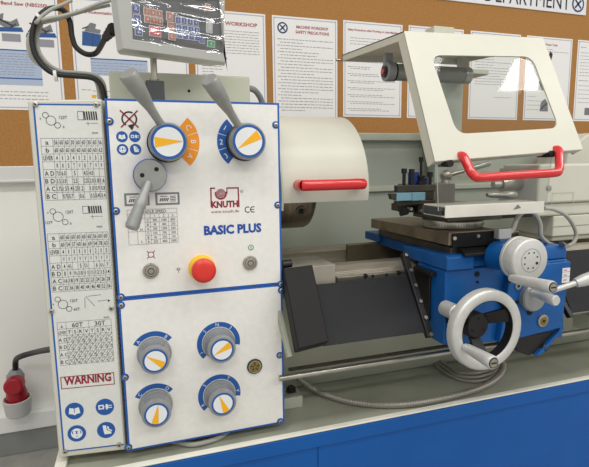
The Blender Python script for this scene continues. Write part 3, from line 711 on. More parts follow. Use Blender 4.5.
keys([kp(x+4*r, y+38*r+(x-310)*.14) for r, y in ((0, 108), (1, 112), (2, 112)) for x in (310, 342, 374, 406)], 'key_blue', .0098, .0105, list('123456789.+-'))
keys([kp(440, 215)], 'key_blue', .0098, .0105, ['C'])
keys([kp(487, 235)], 'key_green', .016, .011, ['E'])
keys([kp(478, 140)], 'dro_case', .012, .024, ['S'])
keys([kp(470, 38)], 'key_orange', .01, .01, ['R'])
# wrinkled film over the front
nx, ny = 60, 24; g = G('plastic_film', M=DP.M); vs = []
for j in range(ny+1):
    for i in range(nx+1):
        u = i0-.002+(i1-i0+.001)*i/nx; v = j0-.004+(Ht-.02-j0)*j/ny
        vs.append((u, v, .0115+.0010*math.sin(v*260+u*20+2*math.sin(u*30))))
g.add(vs, [(j*(nx+1)+i, j*(nx+1)+i+1, (j+1)*(nx+1)+i+1, (j+1)*(nx+1)+i) for j in range(ny) for i in range(nx)]); obj('plastic_wrap', g, D, angle=180)
c = at(155.5, 98, Y=.055); g = G('slate_block').box((c.x-.018, .04, 1.3755), (c.x+.018, .075, at(155, 81.5, Y=.055).z)); zt = at(155, 81.5, Y=.055).z
obj('mounting_block', g, D, .002, label='dark mounting block')
g = G('steel'); g.lathe((c.x, .057, zt-.001), (0, 0, 1), [(0, .0105), (.004, .0105)], 6); g.cyl((c.x, .057, zt+.003), (c.x, .057, 1.5), .0065); g.lathe((c.x, .057, zt+.004), (0, 0, 1), [(0, .009), (.003, .009)], 24)
obj('mounting_stud', g, D)

# cable loom to the left of the headstock
def loom(pts, r, m, name, label, ties=()):
    g = G(m).tube(pts, r, 14); return tag(obj(name, g), label, 'cable', 'grey scale cables beside the black loop')
LY = .16
bk = [at(112, 33, Y=.05), at(106, 36, Y=.07), at(103, 42, Y=.1), at(96, 53, Y=LY), at(86, 54, Y=LY), at(76, 47, Y=LY), at(72, 36, Y=LY), at(70, 22, Y=LY), at(64, 11, Y=LY), at(55, 8, Y=LY), at(45, 11, Y=LY), at(36, 21, Y=LY), at(32, 38, Y=LY), at(35, 54, Y=LY), at(44, 67, Y=LY), at(56, 74, Y=LY), at(75, 76, Y=LY), at(92, 78, Y=LY), at(101, 85, Y=LY), at(105, 100, Y=LY)]
k_ = thing('readout_cable', 'thick black cable looping left of the readout box', 'cable', at(105, 100, Y=LY))
obj('cable_sheath', G('cable_black').tube(bk, .0056, 14), k_)
p0, p1 = at(114, 28, Y=.05), at(104.5, 39, Y=.085); obj('strain_relief', G('cable_black').lathe(p0, p1-p0, [(t_*(p1-p0).length/8, .011-.0006*t_+(.0015 if t_ % 2 else 0)) for t_ in range(9)], 16), k_)
for q in ((41, 17), (56, 74)):
    c = at(*q, Y=LY-.004); obj('cable_tie', G('sign_white').lathe(c-Vector((.004, 0, .004)), (1, 0, 1) if q[0] < 50 else (1, 0, .1), [(0, .0115), (.006, .0115)], 16), k_)
def gl(off, first, name, label, Y0, r=.0036):
    pts = [at(x+off[0], y+off[1], Y=Y0) for x, y in ((38, 24), (34, 38), (36, 52), (45, 64), (58, 71), (75, 72.5), (91, 75), (100, 83), (103, 100))]
    loom([at(x, y, Y=Y0-.03) for x, y in first]+pts, r, 'cable_grey', name, label)
gl((3.5, 0), ((112, 0), (98, 4), (80, 11), (62, 16), (50, 18), (43, 20)), 'scale_cable', 'grey cable along the inside of the black loop', LY+.012)
gl((0, 1), ((110, 5), (92, 9), (74, 14), (55, 20), (46, 22)), 'scale_cable', 'lowest grey cable entering behind the readout box', LY+.022)
gl((-3.5, 0), ((72, 0), (64, 4), (52, 9), (42, 16), (37, 22)), 'scale_cable', 'upper grey cable rising past the top edge of the picture', LY+.014)
loom([at(34, 28, Y=LY+.03), at(28.5, 40, Y=LY+.03), at(30, 54, Y=LY+.03), at(36, 62, Y=LY+.03), at(44, 67, Y=LY+.02)], .0045, 'cable_grey', 'scale_cable', 'short grey cable bulging outside left of the black loop')

# ------------------------------------------------------------------ bed
B_ = thing('lathe_bed', 'pale green lathe bed with machined steel guideways', 'lathe bed', (1.1, .2, .737))
g = G('machine_green').prism_x([(.06, .94), (.11, .90), (.13, .80), (.20, TZ+.0005), (.43, TZ+.0005), (.38, .94)], .292, 1.9); obj('bed_casting', g, B_, .004)
g = G('way_steel')
g.prism_x([(.05, .94), (.05, .984), (.0555, .986), (.0555, .990), (.075, 1.002), (.092, 1.002), (.10, 1.0), (.12, 1.0), (.13, .94)], .292, 1.9); obj('front_guideway', g, B_, .001)
g = G('way_steel').prism_x([(.30, .94), (.30, .998), (.335, 1.006), (.35, 1.002), (.38, 1.0), (.38, .94)], .292, 1.9); obj('rear_guideway', g, B_, .001)
g = G('brown_steel').prism_x([(.285, .95), (.285, 1.012), (.30, 1.014), (.30, .95)], at(348, 250, Y=.285).x, 1.9); obj('inner_rail', g, B_, .001)
g = G('machine_green').box((.292, .13, .942), (1.9, .3, .955)); obj('bed_web', g, B_)
g = G('dark_steel')
rk = G('steel').box((.445, .036, .958), (1.9, .0495, .982)); obj('gear_rack', rk, B_, .001)
for px, py, r_ in ((365.7, 276.3, .006), (372.8, 276, .0038), (386.5, 274.7, .0038), (398.8, 273.2, .006)):
    c = at(px, py, Y=.036); obj('rack_screw', G('hole').cyl((c.x, .0355, c.z), (c.x, .040, c.z), r_), B_)
# gearbox output block in front of the way
x1 = at(335, 270, Y=.03).x
z0, z1 = at(335, 288, Y=.03).z, at(335, 264, Y=.03).z
blk = G('cut_grey').prism_x([(.026, z0+.01), (.034, z0), (.049, z0), (.049, 1.0045), (.148, 1.0045), (.148, z1), (.026, z1)], .30, x1)
tag(obj('bearing_block', blk, None, .002), 'machined steel block beside the headstock at the end of the bed', 'bearing block')
for px, py in ((322, 293), ):
    pass

# leadscrew covers: black housing, sliding grey sheet
LC = thing('leadscrew_cover', 'dark roll-out leadscrew cover with black housing left of the carriage', 'machine cover', (.45, -.02, .85))
ha = at(283.5, 268.5, Y=-.008); hb = at(298.5, 349.5, X=ha.x); hx = at(312.5, 262, Y=-.008).x; hq = at(331.5, 333, X=hx)
g = G('black_paint'); g.hexa([(ha.x, ha.y, ha.z), (ha.x, hb.y, hb.z), (ha.x, hb.y+.03, hb.z-.020), (ha.x, ha.y+.031, ha.z-.018)], [(hx, ha.y, ha.z+.004), (hx, hb.y, hb.z+.008), (hx, hb.y+.03, hb.z-.012), (hx, ha.y+.031, ha.z-.014)]); obj('housing', g, LC, .003)
g = G('tray_green').prism_x([(.0, .93), (-.075, .850), (-.06, .842), (.03, .93)], .285, .2945); obj('mounting_plate', g, LC, .001)
g = G('rubber').prism_x([(.012, .9765), (-.072, .8615), (-.0695, .8600), (.0145, .975)], hx+.0005, .626); obj('sliding_sheet', g, LC)
g = G('black_iron'); g.prism_x([(.035, 1.03), (-.085, .853), (-.072, .846), (.049, 1.022)], .618, .634); o = obj('sheet_clamp', g, LC, .002)
for k in range(6):
    tt = k/5.3+.03; y, z = .035-.12*tt, 1.028-.175*tt
    obj('clamp_screw', G('steel').cyl((.626, y-.004, z+.003), (.626, y+.004, z-.003), .0045, .004, 14), LC)
g = G('black_iron').cyl((.300, .01, 1.030), (.322, .01, 1.031), .009).box((.292, .004, 1.016), (.304, .024, 1.036)); obj('end_bolt', g, LC, .001)
g = G('rubber').prism_x([(.012, 1.004), (-.075, .86), (-.072, .858), (.0145, 1.002)], 1.055, 1.6)
LC2 = thing('leadscrew_cover', 'grey leadscrew cover sheet right of the carriage at the picture edge', 'machine cover', (1.3, -.02, .86)); obj('sliding_sheet', g, LC2)
g = G('black_iron').prism_x([(.012, .96), (-.085, .853), (-.072, .846), (.026, .955)], 1.04, 1.054); obj('sheet_clamp', g, LC2, .002)
# feed rod + switch rod, plus a bar for shading
fr = thing('feed_rod', 'long shiny steel rod running low across the tray', 'rod', (1.0, -.02, .77))
a, b = at(284, 377, Y=-.02), at(465, 352.3, Y=-.02)
obj('shaft', G('steel').cyl((.28, -.02, .779), (1.6, -.02, .779), .0068), fr)
obj('shade_bar', G('dark_steel').box((.31, .0, .782), (.95, .008, .788)), fr)  # dark bar added to paint in the shading just above the rod
g = G('machine_green').box((1.2, -.03, .765), (1.4, .05, .815)); obj('end_bearing', g, fr, .004)
sr = G('steel').cyl((1.035, -.01, .835), (1.7, -.01, .835), .009); tag(obj('lead_screw', sr), 'pale steel shaft right of the apron, above the feed rod', 'shaft')
# levelling block by the headstock
lb = thing('levelling_block', 'pale square block with black bolt on tray beside the headstock', 'foot', (.3, 0, .64))
f0 = at(303, 407, Z=TZ); x1 = f0.x; yf = f0.y; x0 = x1-.07; bz = at(303, 396, Y=yf).z
g = G('machine_green').box((x0, yf, TZ+.0005), (x1, yf+.06, bz)); obj('block', g, lb, .002)
c = at(291, 391.5, Z=bz); cx = c.x; cy = c.y
obj('bolt', G('black_iron').cyl((cx, cy, bz), (cx, cy, bz+.01), .0125).lathe((cx, cy, bz+.01), (0, 0, 1), [(0, .009), (.005, .0085)], 6), lb); obj('bolt_ring', G('steel').lathe((cx, cy, bz-.0005), (0, 0, 1), [(0, .0155), (.003, .0155)], 24), lb)

# ------------------------------------------------------------------ chuck and chuck guard
SA = (.195, 1.185)
K = thing('lathe_chuck', 'dark steel lathe chuck showing beneath the white chuck guard', 'chuck', (.36, SA[0], 1.085))
g = G('chuck_steel').lathe((.30, SA[0], SA[1]), (1, 0, 0), [(0, .03), (0.0, .096), (.006, .099), (.106, .099), (.116, .095), (.121, .088), (.122, .06), (.122, .03)], 72); obj('chuck_body', g, K, angle=30)
ang = math.radians(20)
c = at(302, 211, Y=.1)
dz = c.z-SA[1]; dy = -math.sqrt(max(.0001, .1**2-dz*dz)); c = Vector((c.x, SA[0]+dy, c.z)); nn = Vector((0, dy, dz)).normalized()
g = G('dark_steel'); g.lathe(c-nn*.002, nn, [(0, .0135), (.003, .0135), (.0035, .008), (.0015, .0075)], 24); g.use('hole').lathe(c-nn*.0005, nn, [(0, .0065), (.003, .0065)], 4); obj('key_socket', g, K)
g = G('black_iron').lathe((.267, SA[0], SA[1]), (1, 0, 0), [(0, .07), (.033, .07)], 40); obj('spindle_nose', g, K)
for k in range(3):
    a = math.radians(90+120*k); u_ = Vector((0, math.cos(a), math.sin(a)))
    g = G('dark_steel'); q = Vector((.427, SA[0], SA[1])); s2 = Vector((0, -math.sin(a), math.cos(a)))
    pts = lambda r0, r1, x0, x1: g.hexa([q+u_*r0-s2*.011+Vector((x0, 0, 0)), q+u_*r1-s2*.011+Vector((x0, 0, 0)), q+u_*r1+s2*.011+Vector((x0, 0, 0)), q+u_*r0+s2*.011+Vector((x0, 0, 0))], [q+u_*r0-s2*.011+Vector((x1, 0, 0)), q+u_*r1-s2*.011+Vector((x1, 0, 0)), q+u_*r1+s2*.011+Vector((x1, 0, 0)), q+u_*r0+s2*.011+Vector((x1, 0, 0))])
    pts(.02, .07, -.008, .0); pts(.02, .05, .0, .006); obj('jaw', g, K)

CG = thing('chuck_guard', 'cream curved sheet metal chuck guard with a red handle', 'chuck guard', (.41, .03, 1.165))
gy, gz, gr = .197, 1.187, .1825
prof = [(.0195, 1.165)]+[(gy-gr*math.cos(math.radians(a)), gz+gr*math.sin(math.radians(a))) for a in range(0, 181, 6)]
inner = [(.0225, 1.165)]+[(gy-(gr-.003)*math.cos(math.radians(a)), gz+(gr-.003)*math.sin(math.radians(a))) for a in range(0, 181, 6)]
def shell(g, out, inn, x0, x1):
    n = len(out); vs = []
    for x in (x0, x1):
        vs += [(x, y, z) for y, z in out]+[(x, y, z) for y, z in inn]
    fs = []
    for k in range(n-1):
        fs += [(k, k+1, 2*n+k+1, 2*n+k), (n+k, 3*n+k, 3*n+k+1, n+k+1), (k, n+k, n+k+1, k+1), (2*n+k, 2*n+k+1, 3*n+k+1, 3*n+k)]
    fs += [(0, 2*n, 3*n, n), (n-1, 2*n-1, 4*n-1, 3*n-1)]
    g.add(vs, fs)
g = G('cream_paint'); shell(g, prof, inner, .308, .515); obj('guard_shell', g, CG, angle=20)
o2 = [(gy-(gr+.001)*math.cos(math.radians(a)), gz+(gr+.001)*math.sin(math.radians(a))) for a in range(-12, 181, 6)]; i2 = [(gy-(gr-.03)*math.cos(math.radians(a)), gz+(gr-.03)*math.sin(math.radians(a))) for a in range(-12, 181, 6)]
g = G('machine_green'); shell(g, o2, i2, .303, .3078); obj('end_flange', g, CG, angle=20)
hy = -.02; p1_, p2_ = at(302, 186.5, Y=hy), at(364, 183, Y=hy); bx0 = at(298, 188, Y=.01)
def yo(z):  # guard surface depth at height z
    return gy-math.sqrt(max(0, gr*gr-(z-gz)**2))
z_ = (p1_.z+p2_.z)/2
pts = [(p1_.x+.004, yo(z_)-.0005, z_), (p1_.x+.004, hy+.012, z_), (p1_.x+.006, hy+.003, z_), (p1_.x+.014, hy, z_), (p2_.x-.014, hy, z_), (p2_.x-.006, hy+.003, z_), (p2_.x-.004, hy+.012, z_), (p2_.x-.004, yo(z_)-.0005, z_)]
obj('handle', G('red_plastic').tube(pts, .0122, 18, 5), CG, label='red plastic grab handle')

# ------------------------------------------------------------------ splash guard behind the bed
SG = thing('splash_guard', 'tall grey-green sheet metal splash guard behind the lathe bed', 'splash guard', (1.1, .56, .737))
g = G('splash_green'); g.prism_x([(.58, 1.328), (.56, 1.17), (.56, TZ+.0005), (.566, TZ+.0005), (.566, 1.17), (.586, 1.328)], .29, 2.4); obj('back_sheet', g, SG, .001)
g = G('machine_green').prism_x([(.552, 1.355), (.552, 1.329), (.59, 1.327), (.59, 1.355)], .29, 2.4); obj('top_rail', g, SG, .003)
g = G('machine_green').prism_x([(.548, 1.166), (.546, 1.150), (.5605, 1.148), (.5605, 1.170)], .29, 2.4); obj('middle_rail', g, SG, .002)
g = G('machine_green').box((.29, .44, TZ+.0005), (1.94, .5595, TZ+.02)); obj('foot_flange', g, SG, .001)

# ------------------------------------------------------------------ carriage
CR = thing('lathe_carriage', 'blue lathe carriage with apron, handwheels and steel cross slide', 'lathe carriage', (.85, .0, .78))
XL = .658; XR = 1.03
g = G('machine_blue')
g.prism_x([(-.092, 1.006), (-.092, 1.035), (-.085, 1.042), (.10, 1.036), (.10, 1.0065)], XL, .731); g.prism_x([(-.078, 1.0065), (-.078, 1.028), (-.072, 1.040), (.10, 1.036), (.10, 1.0065)], .731, 1.02)
obj('saddle', g, CR, .003)
g = G('machine_blue').box((XL+.03, .10, 1.0065), (.98, .30, 1.036)); g.box((at(374, 243, Y=.29).x+.004, .27, 1.016), (1.0, .36, 1.040)); obj('saddle_bridge', g, CR, .003)
g = G('machine_blue'); zb = at(447, 345, Y=-.083).z
g.hexa([(XL+.003, -.083, zb), (1.02, -.083, .80), (1.02, .03, .80), (XL+.003, .03, zb)], [(XL+.003, -.083, 1.006), (1.02, -.083, 1.006), (1.02, .034, 1.006), (XL+.003, .034, 1.006)]); APR = obj('apron', g, CR, .004)
xr = at(571, 270, Y=-.09).x
g = G('machine_blue').hexa([(at(522, 300, Y=-.1).x-.06, -.1, at(520, 352, Y=-.1).z+.03), (.995, -.1, .835), (.995, -.082, .835), (at(522, 300, Y=-.1).x-.06, -.082, at(520, 352, Y=-.1).z+.03)],
    [(at(510, 300, Y=-.1).x, -.1, 1.004), (1.012, -.1, 1.004), (1.012, -.082, 1.004), (at(510, 300, Y=-.1).x, -.082, 1.004)]); obj('gear_case', g, CR, .003)
# lower lug around the feed rod
lp = [at(517, 337, Y=-.085), at(558, 330, Y=-.085), at(556, 338, Y=-.085), at(540, 352, Y=-.085), at(529, 356, Y=-.085), at(519, 352, Y=-.085), at(513, 344, Y=-.085)]
g = G('black_iron').hexa([(p.x, -.085, p.z) for p in lp], [(p.x, -.02, p.z) for p in lp]); obj('rod_bracket', g, CR, .003)
lp = [at(561, 318, Y=-.088), at(562, 328, Y=-.088), at(541, 353, Y=-.088), at(534, 355, Y=-.088), at(539, 350, Y=-.088), at(557, 331, Y=-.088)]
g = G('machine_blue').hexa([(p.x, -.094, p.z) for p in lp], [(p.x, -.03, p.z) for p in lp]); obj('bracket_edge', g, CR, .001)
c = at(546, 348, Y=-.09); obj('rod_knob', G('black_iron').lathe((c.x-.01, -.06, c.z), (.3, -1, 0), [(0, .012), (.03, .012), (.034, .008)], 24), CR)
# left side bracket (dark) on apron
g = G('black_iron').box((XL-.0035, -.03, .87), (XL+.0025, .04, .985)).box((XL-.012, -.05, .985), (XL+.002, .03, .996)); obj('side_bracket', g, CR, .002)
for px, py, r, m in ((477, 274, .0062, 'hole'), (477.5, 282, .003, 'hole'), (509, 281, .0055, 'hole'), (529.5, 312.5, .0065, 'hole'), (518, 286, .009, 'steel'), (517, 302, .0045, 'hole')):
    Y_ = -.079 if px < 500 else -.1005
    if px < 500: Y_ = -.0835
    c = at(px, py, Y=Y_); g = G(m).cyl((c.x, Y_-.002, c.z), (c.x, Y_+.0006, c.z), r)
    if m == 'steel': g.use('hole').lathe((c.x, Y_-.0019, c.z), (0, -1, 0), [(0, .004), (.0006, .004)], 6)
    obj('apron_screw', g, CR)
c = at(542.5, 320.5, Y=-.101); g = G('steel').lathe((c.x, -.1, c.z), (0, -1, 0), [(0, .0155), (.004, .0155), (.005, .0135)], 32); g.use('brass').lathe((c.x, -.1052, c.z), (0, -1, 0), [(0, .0115), (.0006, .011)], 24); g.use('black_iron').lathe((c.x, -.1062, c.z), (0, -1, 0), [(0, .004), (.0005, .004)], 5)
obj('sight_glass', g, CR, label='brass oil sight glass')
AP = PL((0, -.1005, 0), (1, 0, 0), (0, 0, 1))
a, b = AP.uv(561.5, 283), AP.uv(570, 267.5); g = G('sign_white', M=AP.M).prism([(a[0], a[1]), (b[0], a[1]), (b[0], b[1]), (a[0], b[1])], 0, .0008)
for k in range(3): g.use('key_red').fbox(a[0]+.004, a[1]+.006+k*(b[1]-a[1])/3, b[0]-.010, a[1]+.0082+k*(b[1]-a[1])/3, .001); g.use('ink_grey').fbox(a[0], a[1]+.0145+k*(b[1]-a[1])/3, b[0], a[1]+.0155+k*(b[1]-a[1])/3, .001) if k < 2 else None
obj('caution_sticker', g, CR, label='white sticker with red marks')
a, b = AP.uv(524.5, 300), AP.uv(529.5, 286.5); g = G('sign_white', M=AP.M).prism([(a[0], a[1]), (b[0], a[1]), (b[0], b[1]), (a[0], b[1])], 0, .0008); g.use('ink_grey')
for k in range(4): g.fbox(a[0]+.002, a[1]+.005+k*.006, b[0]-.002, a[1]+.007+k*.006, .001)
obj('lever_sticker', g, CR)
g = G('steel').hexa([(1.0, -.093, 1.0405), (1.018, -.093, 1.0405), (1.018, -.07, 1.0405), (1.0, -.07, 1.0405)], [(1.0, -.08, 1.052), (1.018, -.08, 1.044), (1.018, -.07, 1.044), (1.0, -.07, 1.052)]); obj('way_wiper', g, CR)

# big handwheel
hc = at(488.5, 331, Y=-.19)
HW = obj('carriage_handwheel', (lambda g: (g.lathe((hc.x, -.165, hc.z), (0, -1, 0), [(0, .070), (0, .086), (.003, .0888), (.020, .0888), (.0235, .0872), (.026, .083), (.0265, .075), (.026, .068), (.024, .0655), (.004, .0645), (0, .070)], 96, False), g)[1])(G('wheel_alu')), CR, angle=40)
gi = G('black_iron').lathe((hc.x, -.167, hc.z), (0, -1, 0), [(0, .0642), (.0215, .0642)], 72, False); obj('inner_rim', gi, HW)
g = G('black_iron'); g.lathe((hc.x, -.084, hc.z), (0, -1, 0), [(0, .03), (.066, .03), (.071, .028), (.073, .026)], 48)
obj('wheel_hub', g, HW); g = G('hole')
for a in (90, 210, 330):
    g.lathe((hc.x+.017*math.cos(math.radians(a)), -.1572, hc.z+.017*math.sin(math.radians(a))), (0, -1, 0), [(0, .0026), (.0005, .0026)], 12)
obj('hub_holes', g, HW)
g = G('black_iron')
for a in (22, 158, 270):
    ar = math.radians(a); d_ = Vector((math.cos(ar), 0, math.sin(ar))); n_ = Vector((-math.sin(ar), 0, math.cos(ar))); o_ = Vector((hc.x, 0, hc.z))
    lo = [o_+d_*.024-n_*.012, o_+d_*.0655-n_*.017, o_+d_*.0655+n_*.017, o_+d_*.024+n_*.012]
    g.hexa([p+Vector((0, -.136, 0)) for p in lo[:1]]+[lo[1]+Vector((0, -.17, 0)), lo[2]+Vector((0, -.17, 0)), lo[3]+Vector((0, -.136, 0))], [lo[0]+Vector((0, -.146, 0)), lo[1]+Vector((0, -.18, 0)), lo[2]+Vector((0, -.18, 0)), lo[3]+Vector((0, -.146, 0))])
obj('spokes', g, HW, .002)
def crank(start, end, r, parent):
    s_, e = Vector(start), Vector(end); L = (e-s_).length
    g = G('wheel_alu').lathe(s_, e-s_, [(0, r*.62), (L*.12, r*.8), (L*.4, r*.9), (L*.8, r*1.05), (L*.97, r*1.1), (L, r*.98)], 32); o = obj('crank_handle', g, parent)
    d_ = (e-s_).normalized(); g = G('steel').lathe(e, d_, [(0, r*.8), (.0008, r*.8)], 28); g.use('black_iron')
    side = d_.cross(Vector((0, 0, 1))).normalized(); up_ = side.cross(d_)
    g.lathe(e+d_*.0003, d_, [(0, r*.86), (.0006, r*.86)], 28, True); g.use('steel').lathe(e+d_*.0006, d_, [(0, r*.7), (.0008, r*.7)], 28)
    g.use('hole'); a_ = side*r*.5; b_ = up_*r*.1; o_ = e+d_*.0016; g.hexa([o_-a_-b_, o_+a_-b_, o_+a_+b_, o_-a_+b_], [o_-a_-b_+d_*.0004, o_+a_-b_+d_*.0004, o_+a_+b_+d_*.0004, o_-a_+b_+d_*.0004]); obj('handle_screw', g, o)
s1 = at(465, 347, Y=-.192); crank(s1, at(493.5, 363, X=s1.x), .0125, HW)
c = at(452, 311, Y=-.11); obj('lock_knob', G('wheel_alu').lathe((c.x, -.084, c.z), (0, -1, 0), [(0, .018), (.04, .018), (.043, .015)], 32), CR)
# cross feed dial with crank
dc = at(531, 260.5, Y=-.205)
g = G('machine_blue').lathe((dc.x+.004, -.098, dc.z-.008), (0, -1, 0), [(0, .034), (.02, .031), (.04, .030), (.066, .030)], 48); bo = obj('feed_boss', g, CR)
g = G('wheel_alu').lathe((dc.x, -.163, dc.z), (0, -1, 0), [(0, .044), (.002, .0465), (.008, .0465), (.009, .045), (.011, .045), (.012, .0465), (.037, .0465), (.041, .0445), (.042, .043)], 64)
DW = obj('cross_feed_wheel', g, CR)
g = G('ink_grey', M=Matrix(((1, 0, 0, dc.x), (0, 0, -1, -.205), (0, 1, 0, dc.z), (0, 0, 0, 1))))
g.sector((0, 0), .0245, .0254, 0, 360, .0005, n=48); g.use('hole')
for k in range(8): a = math.radians(22+45*k); g.disc((.0175*math.cos(a), .0175*math.sin(a)), .0034 if k == 7 else .0019, .0006, 12)
obj('dial_marks', g, DW)
s1 = at(511, 278, Y=-.204); crank(s1, at(553, 287.5, X=s1.x), .0115, DW)
# selector hub and lever (right)
sc = at(547, 299, Y=-.13); g = G('knob_grey').lathe((sc.x-.02, -.1, sc.z), (0, -1, 0), [(0, .034), (.012, .034), (.016, .031)], 40); fs_ = obj('feed_selector', g, CR)
s1 = at(532, 293, Y=-.115); e1 = at(556.5, 301, X=s1.x); L = (e1-s1).length
g = G('wheel_alu').lathe(s1, e1-s1, [(0, .007), (L*.2, .0075), (L*.5, .010), (L*.95, .0125), (L, .0105)], 28); obj('handle', g, fs_)
s1 = at(545, 293, Y=-.12); e1 = at(600, 275, Y=-.16); L = (e1-s1).length
g = G('wheel_alu').lathe(s1, e1-s1, [(0, .0065), (L*.55, .007), (L*.56, .011), (L*.7, .0145), (L*1.0, .016), (L*1.02, .014)], 28); obj('feed_lever', g, CR)

# cross slide
csY0, csY1 = -.082, .30; cx0, cx1 = .667, .805
g = G('brown_steel').hexa([(cx0, csY0, 1.062), (cx1, csY0, 1.060), (cx1, csY1, 1.058), (cx0, csY1, 1.058)], [(cx0, csY0, 1.0925), (cx1, csY0, 1.0925), (cx1, csY1, 1.0855), (cx0, csY1, 1.0855)]); CS = obj('cross_slide', g, CR, .002)
g = G('dark_steel').box((cx0+.015, -.07, 1.037), (cx1-.015, .28, 1.056)); obj('dovetail', g, CR, .002)
g = G('black_paint').box((cx0+.008, csY0-.005, 1.058), (cx1, csY0-.0005, 1.0905)); sp = obj('slide_wiper', g, CR, .001)
for px, py in ((454.5, 238.3), (478, 236), (500, 234.5)):
    c = at(px, py, Y=csY0-.006); obj('wiper_screw', G('socket_steel').cyl((c.x, csY0-.0085, c.z), (c.x, csY0-.0051, c.z), .0042, n=16), CR)
g = G('black_iron').prism_x([(-.10, 1.038), (-.10, 1.043), (-.08, 1.056), (-.03, 1.056), (-.03, 1.038)], .70, .80); obj('slide_apron', g, CR, .001)
# compound slide
TP = thing('compound_slide', 'round steel swivel base and compound slide standing on the cross slide', 'compound slide', (.80, .06, 1.093))
cc = at(452, 228.5, Y=.008)
g = G('steel').lathe((cc.x, .008, 1.0935), (0, 0, 1), [(0, .071), (.004, .0725), (.016, .0725), (.018, .071)], 72); g.use('black_iron')
obj('swivel_base', g, TP)
for k in range(24):
    a = math.radians(-150+k*5); g = None
gm = G('ink_black')
for k in range(26):
    a = math.radians(-160+k*5); r = .0727; x, y = cc.x+r*math.cos(a), .008+r*math.sin(a); t_ = Vector((-math.sin(a), math.cos(a), 0))*.0004; n_ = Vector((math.cos(a), math.sin(a), 0))*.0003
    p = Vector((x, y, 1.1)); gm.hexa([p-t_, p+t_, p+t_+Vector((0, 0, .006)), p-t_+Vector((0, 0, .006))], [p-t_+n_, p+t_+n_, p+t_+Vector((0, 0, .006))+n_, p-t_+Vector((0, 0, .006))+n_])
obj('degree_marks', gm, TP)
g = G('dark_steel').box((cc.x-.055, -.05, 1.1115), (cc.x+.10, .1, 1.126)); obj('lower_slide', g, TP, .002)
g = G('black_iron').box((cc.x+.101, -.045, 1.112), (cc.x+.20, .01, 1.13)); obj('lock_strip', g, TP, .002)
g = G('brown_steel').box((cc.x-.075, .02, 1.1265), (cc.x+.09, .13, 1.146)); obj('upper_slide', g, TP, .002)
c = at(503, 233, Y=-.06)
# tool post
T = thing('tool_post', 'dark steel quick-change tool post on the compound slide', 'tool post', (.77, .09, 1.146))
tx0 = at(416, 200, Y=.05).x; tx1 = at(455, 200, Y=.05).x
g = G('post_steel').box((tx0, .05, 1.1465), (tx1, .14, 1.196)); obj('post_body', g, T, .002)
lx = at(406, 212, Y=.055).x; g = G('dark_steel').box((lx, .055, 1.1265), (cc.x-.0755, .13, 1.146)); obj('slide_end', g, TP, .002)
hx0 = at(398, 185, Y=.03).x; hx1 = at(436, 190, Y=.03).x
g = G('dark_steel').box((hx0, .03, 1.180), (hx1, .0495, 1.196)).box((hx0, .03, 1.148), (hx1, .0495, 1.158)).box((hx0+.03, .038, 1.158), (hx1, .0495, 1.180)); obj('holder_block', g, T, .0015)
def zat(py, px=412, Y=.03): return at(px, py, Y=Y).z
for px, top, bot, r in ((404, 168.5, 183, .006), (411.5, 169, 183, .006), (430, 172, 183, .006)):
    c = at(px, bot, Y=.04); z2 = at(px, top, Y=.04).z; g = G('black_iron').cyl((c.x, .04, 1.196), (c.x, .04, z2), .0042); g.lathe((c.x, .04, z2-.012), (0, 0, 1), [(0, r*1.15), (.012, r*1.15)], 20); obj('clamp_screw', g, T)
c = at(421, 175, Y=.05); z2 = at(421, 157, Y=.05).z
g = G('black_iron').lathe((c.x, .05, 1.196), (0, 0, 1), [(0, .012), (.008, .012), (.010, .006), (.016, .006), (.018, .010), (.022, .010), (.024, .0035), (z2-1.196-.012, .0035), (z2-1.196-.012, .006), (z2-1.196, .006)], 20); obj('height_stud', g, T)
c = at(416, 178, Y=.05); g = G('tool_blue').cyl((c.x, .062, 1.196), (c.x, .062, at(416, 172, Y=.062).z), .0135); c = at(427, 180, Y=.05); g.cyl((c.x, .062, 1.196), (c.x, .062, at(427, 178, Y=.062).z), .009); obj('blue_collar', g, T, label='dark blue collar')
c = at(446, 176, Y=.09); g = G('steel').ball((c.x, .09, 1.215), .016).lathe((c.x, .09, 1.196), (0, 0, 1), [(0, .014), (.012, .011)], 24); e1 = at(490, 163, Y=.06); s1 = Vector((c.x+.012, .088, 1.217)); L = (e1-s1).length
g.lathe(s1, e1-s1, [(0, .005), (L*.4, .005), (L*.6, .007), (L*.95, .008), (L, .006)], 18); obj('locking_lever', g, T)
g = G('black_iron')
c0 = at(404, 210, Y=.04)
g.box((c0.x, .045, 1.128), (c0.x+.03, .07, 1.145)); g.box((at(416, 209, Y=.04).x, .03, 1.124), (at(425, 209, Y=.04).x, .05, 1.1455)); g.cyl(at(400, 214, Y=.05), at(408, 212, Y=.05), .006); obj('rear_clamp', g, T, .002)
for px, py in ((411, 209), (421, 210.5)):
    c = at(px, py, Y=.029); obj('clamp_bolt', G('steel').cyl((c.x, .0265, c.z), (c.x, .045, c.z), .004), T)
t = thing('tool_holder', 'light blue turning tool clamped in the tool post', 'cutting tool', (.70, .03, 1.16))
a = at(396.5, 195, Y=.02).x; b = at(425, 195, Y=.02).x
g = G('holder_blue').box((a, .018, 1.160), (a+(b-a)*.52, .036, 1.1785)).box((a+(b-a)*.54, .018, 1.159), (b, .036, 1.1785)); obj('shank', g, t, .001)
g = G('dark_steel').hexa([(a-.012, .02, 1.164), (a+.002, .02, 1.161), (a+.002, .034, 1.161), (a-.012, .034, 1.164)], [(a-.016, .02, 1.178), (a+.002, .02, 1.1775), (a+.002, .034, 1.1775), (a-.016, .034, 1.178)]); obj('cutting_tip', g, t)

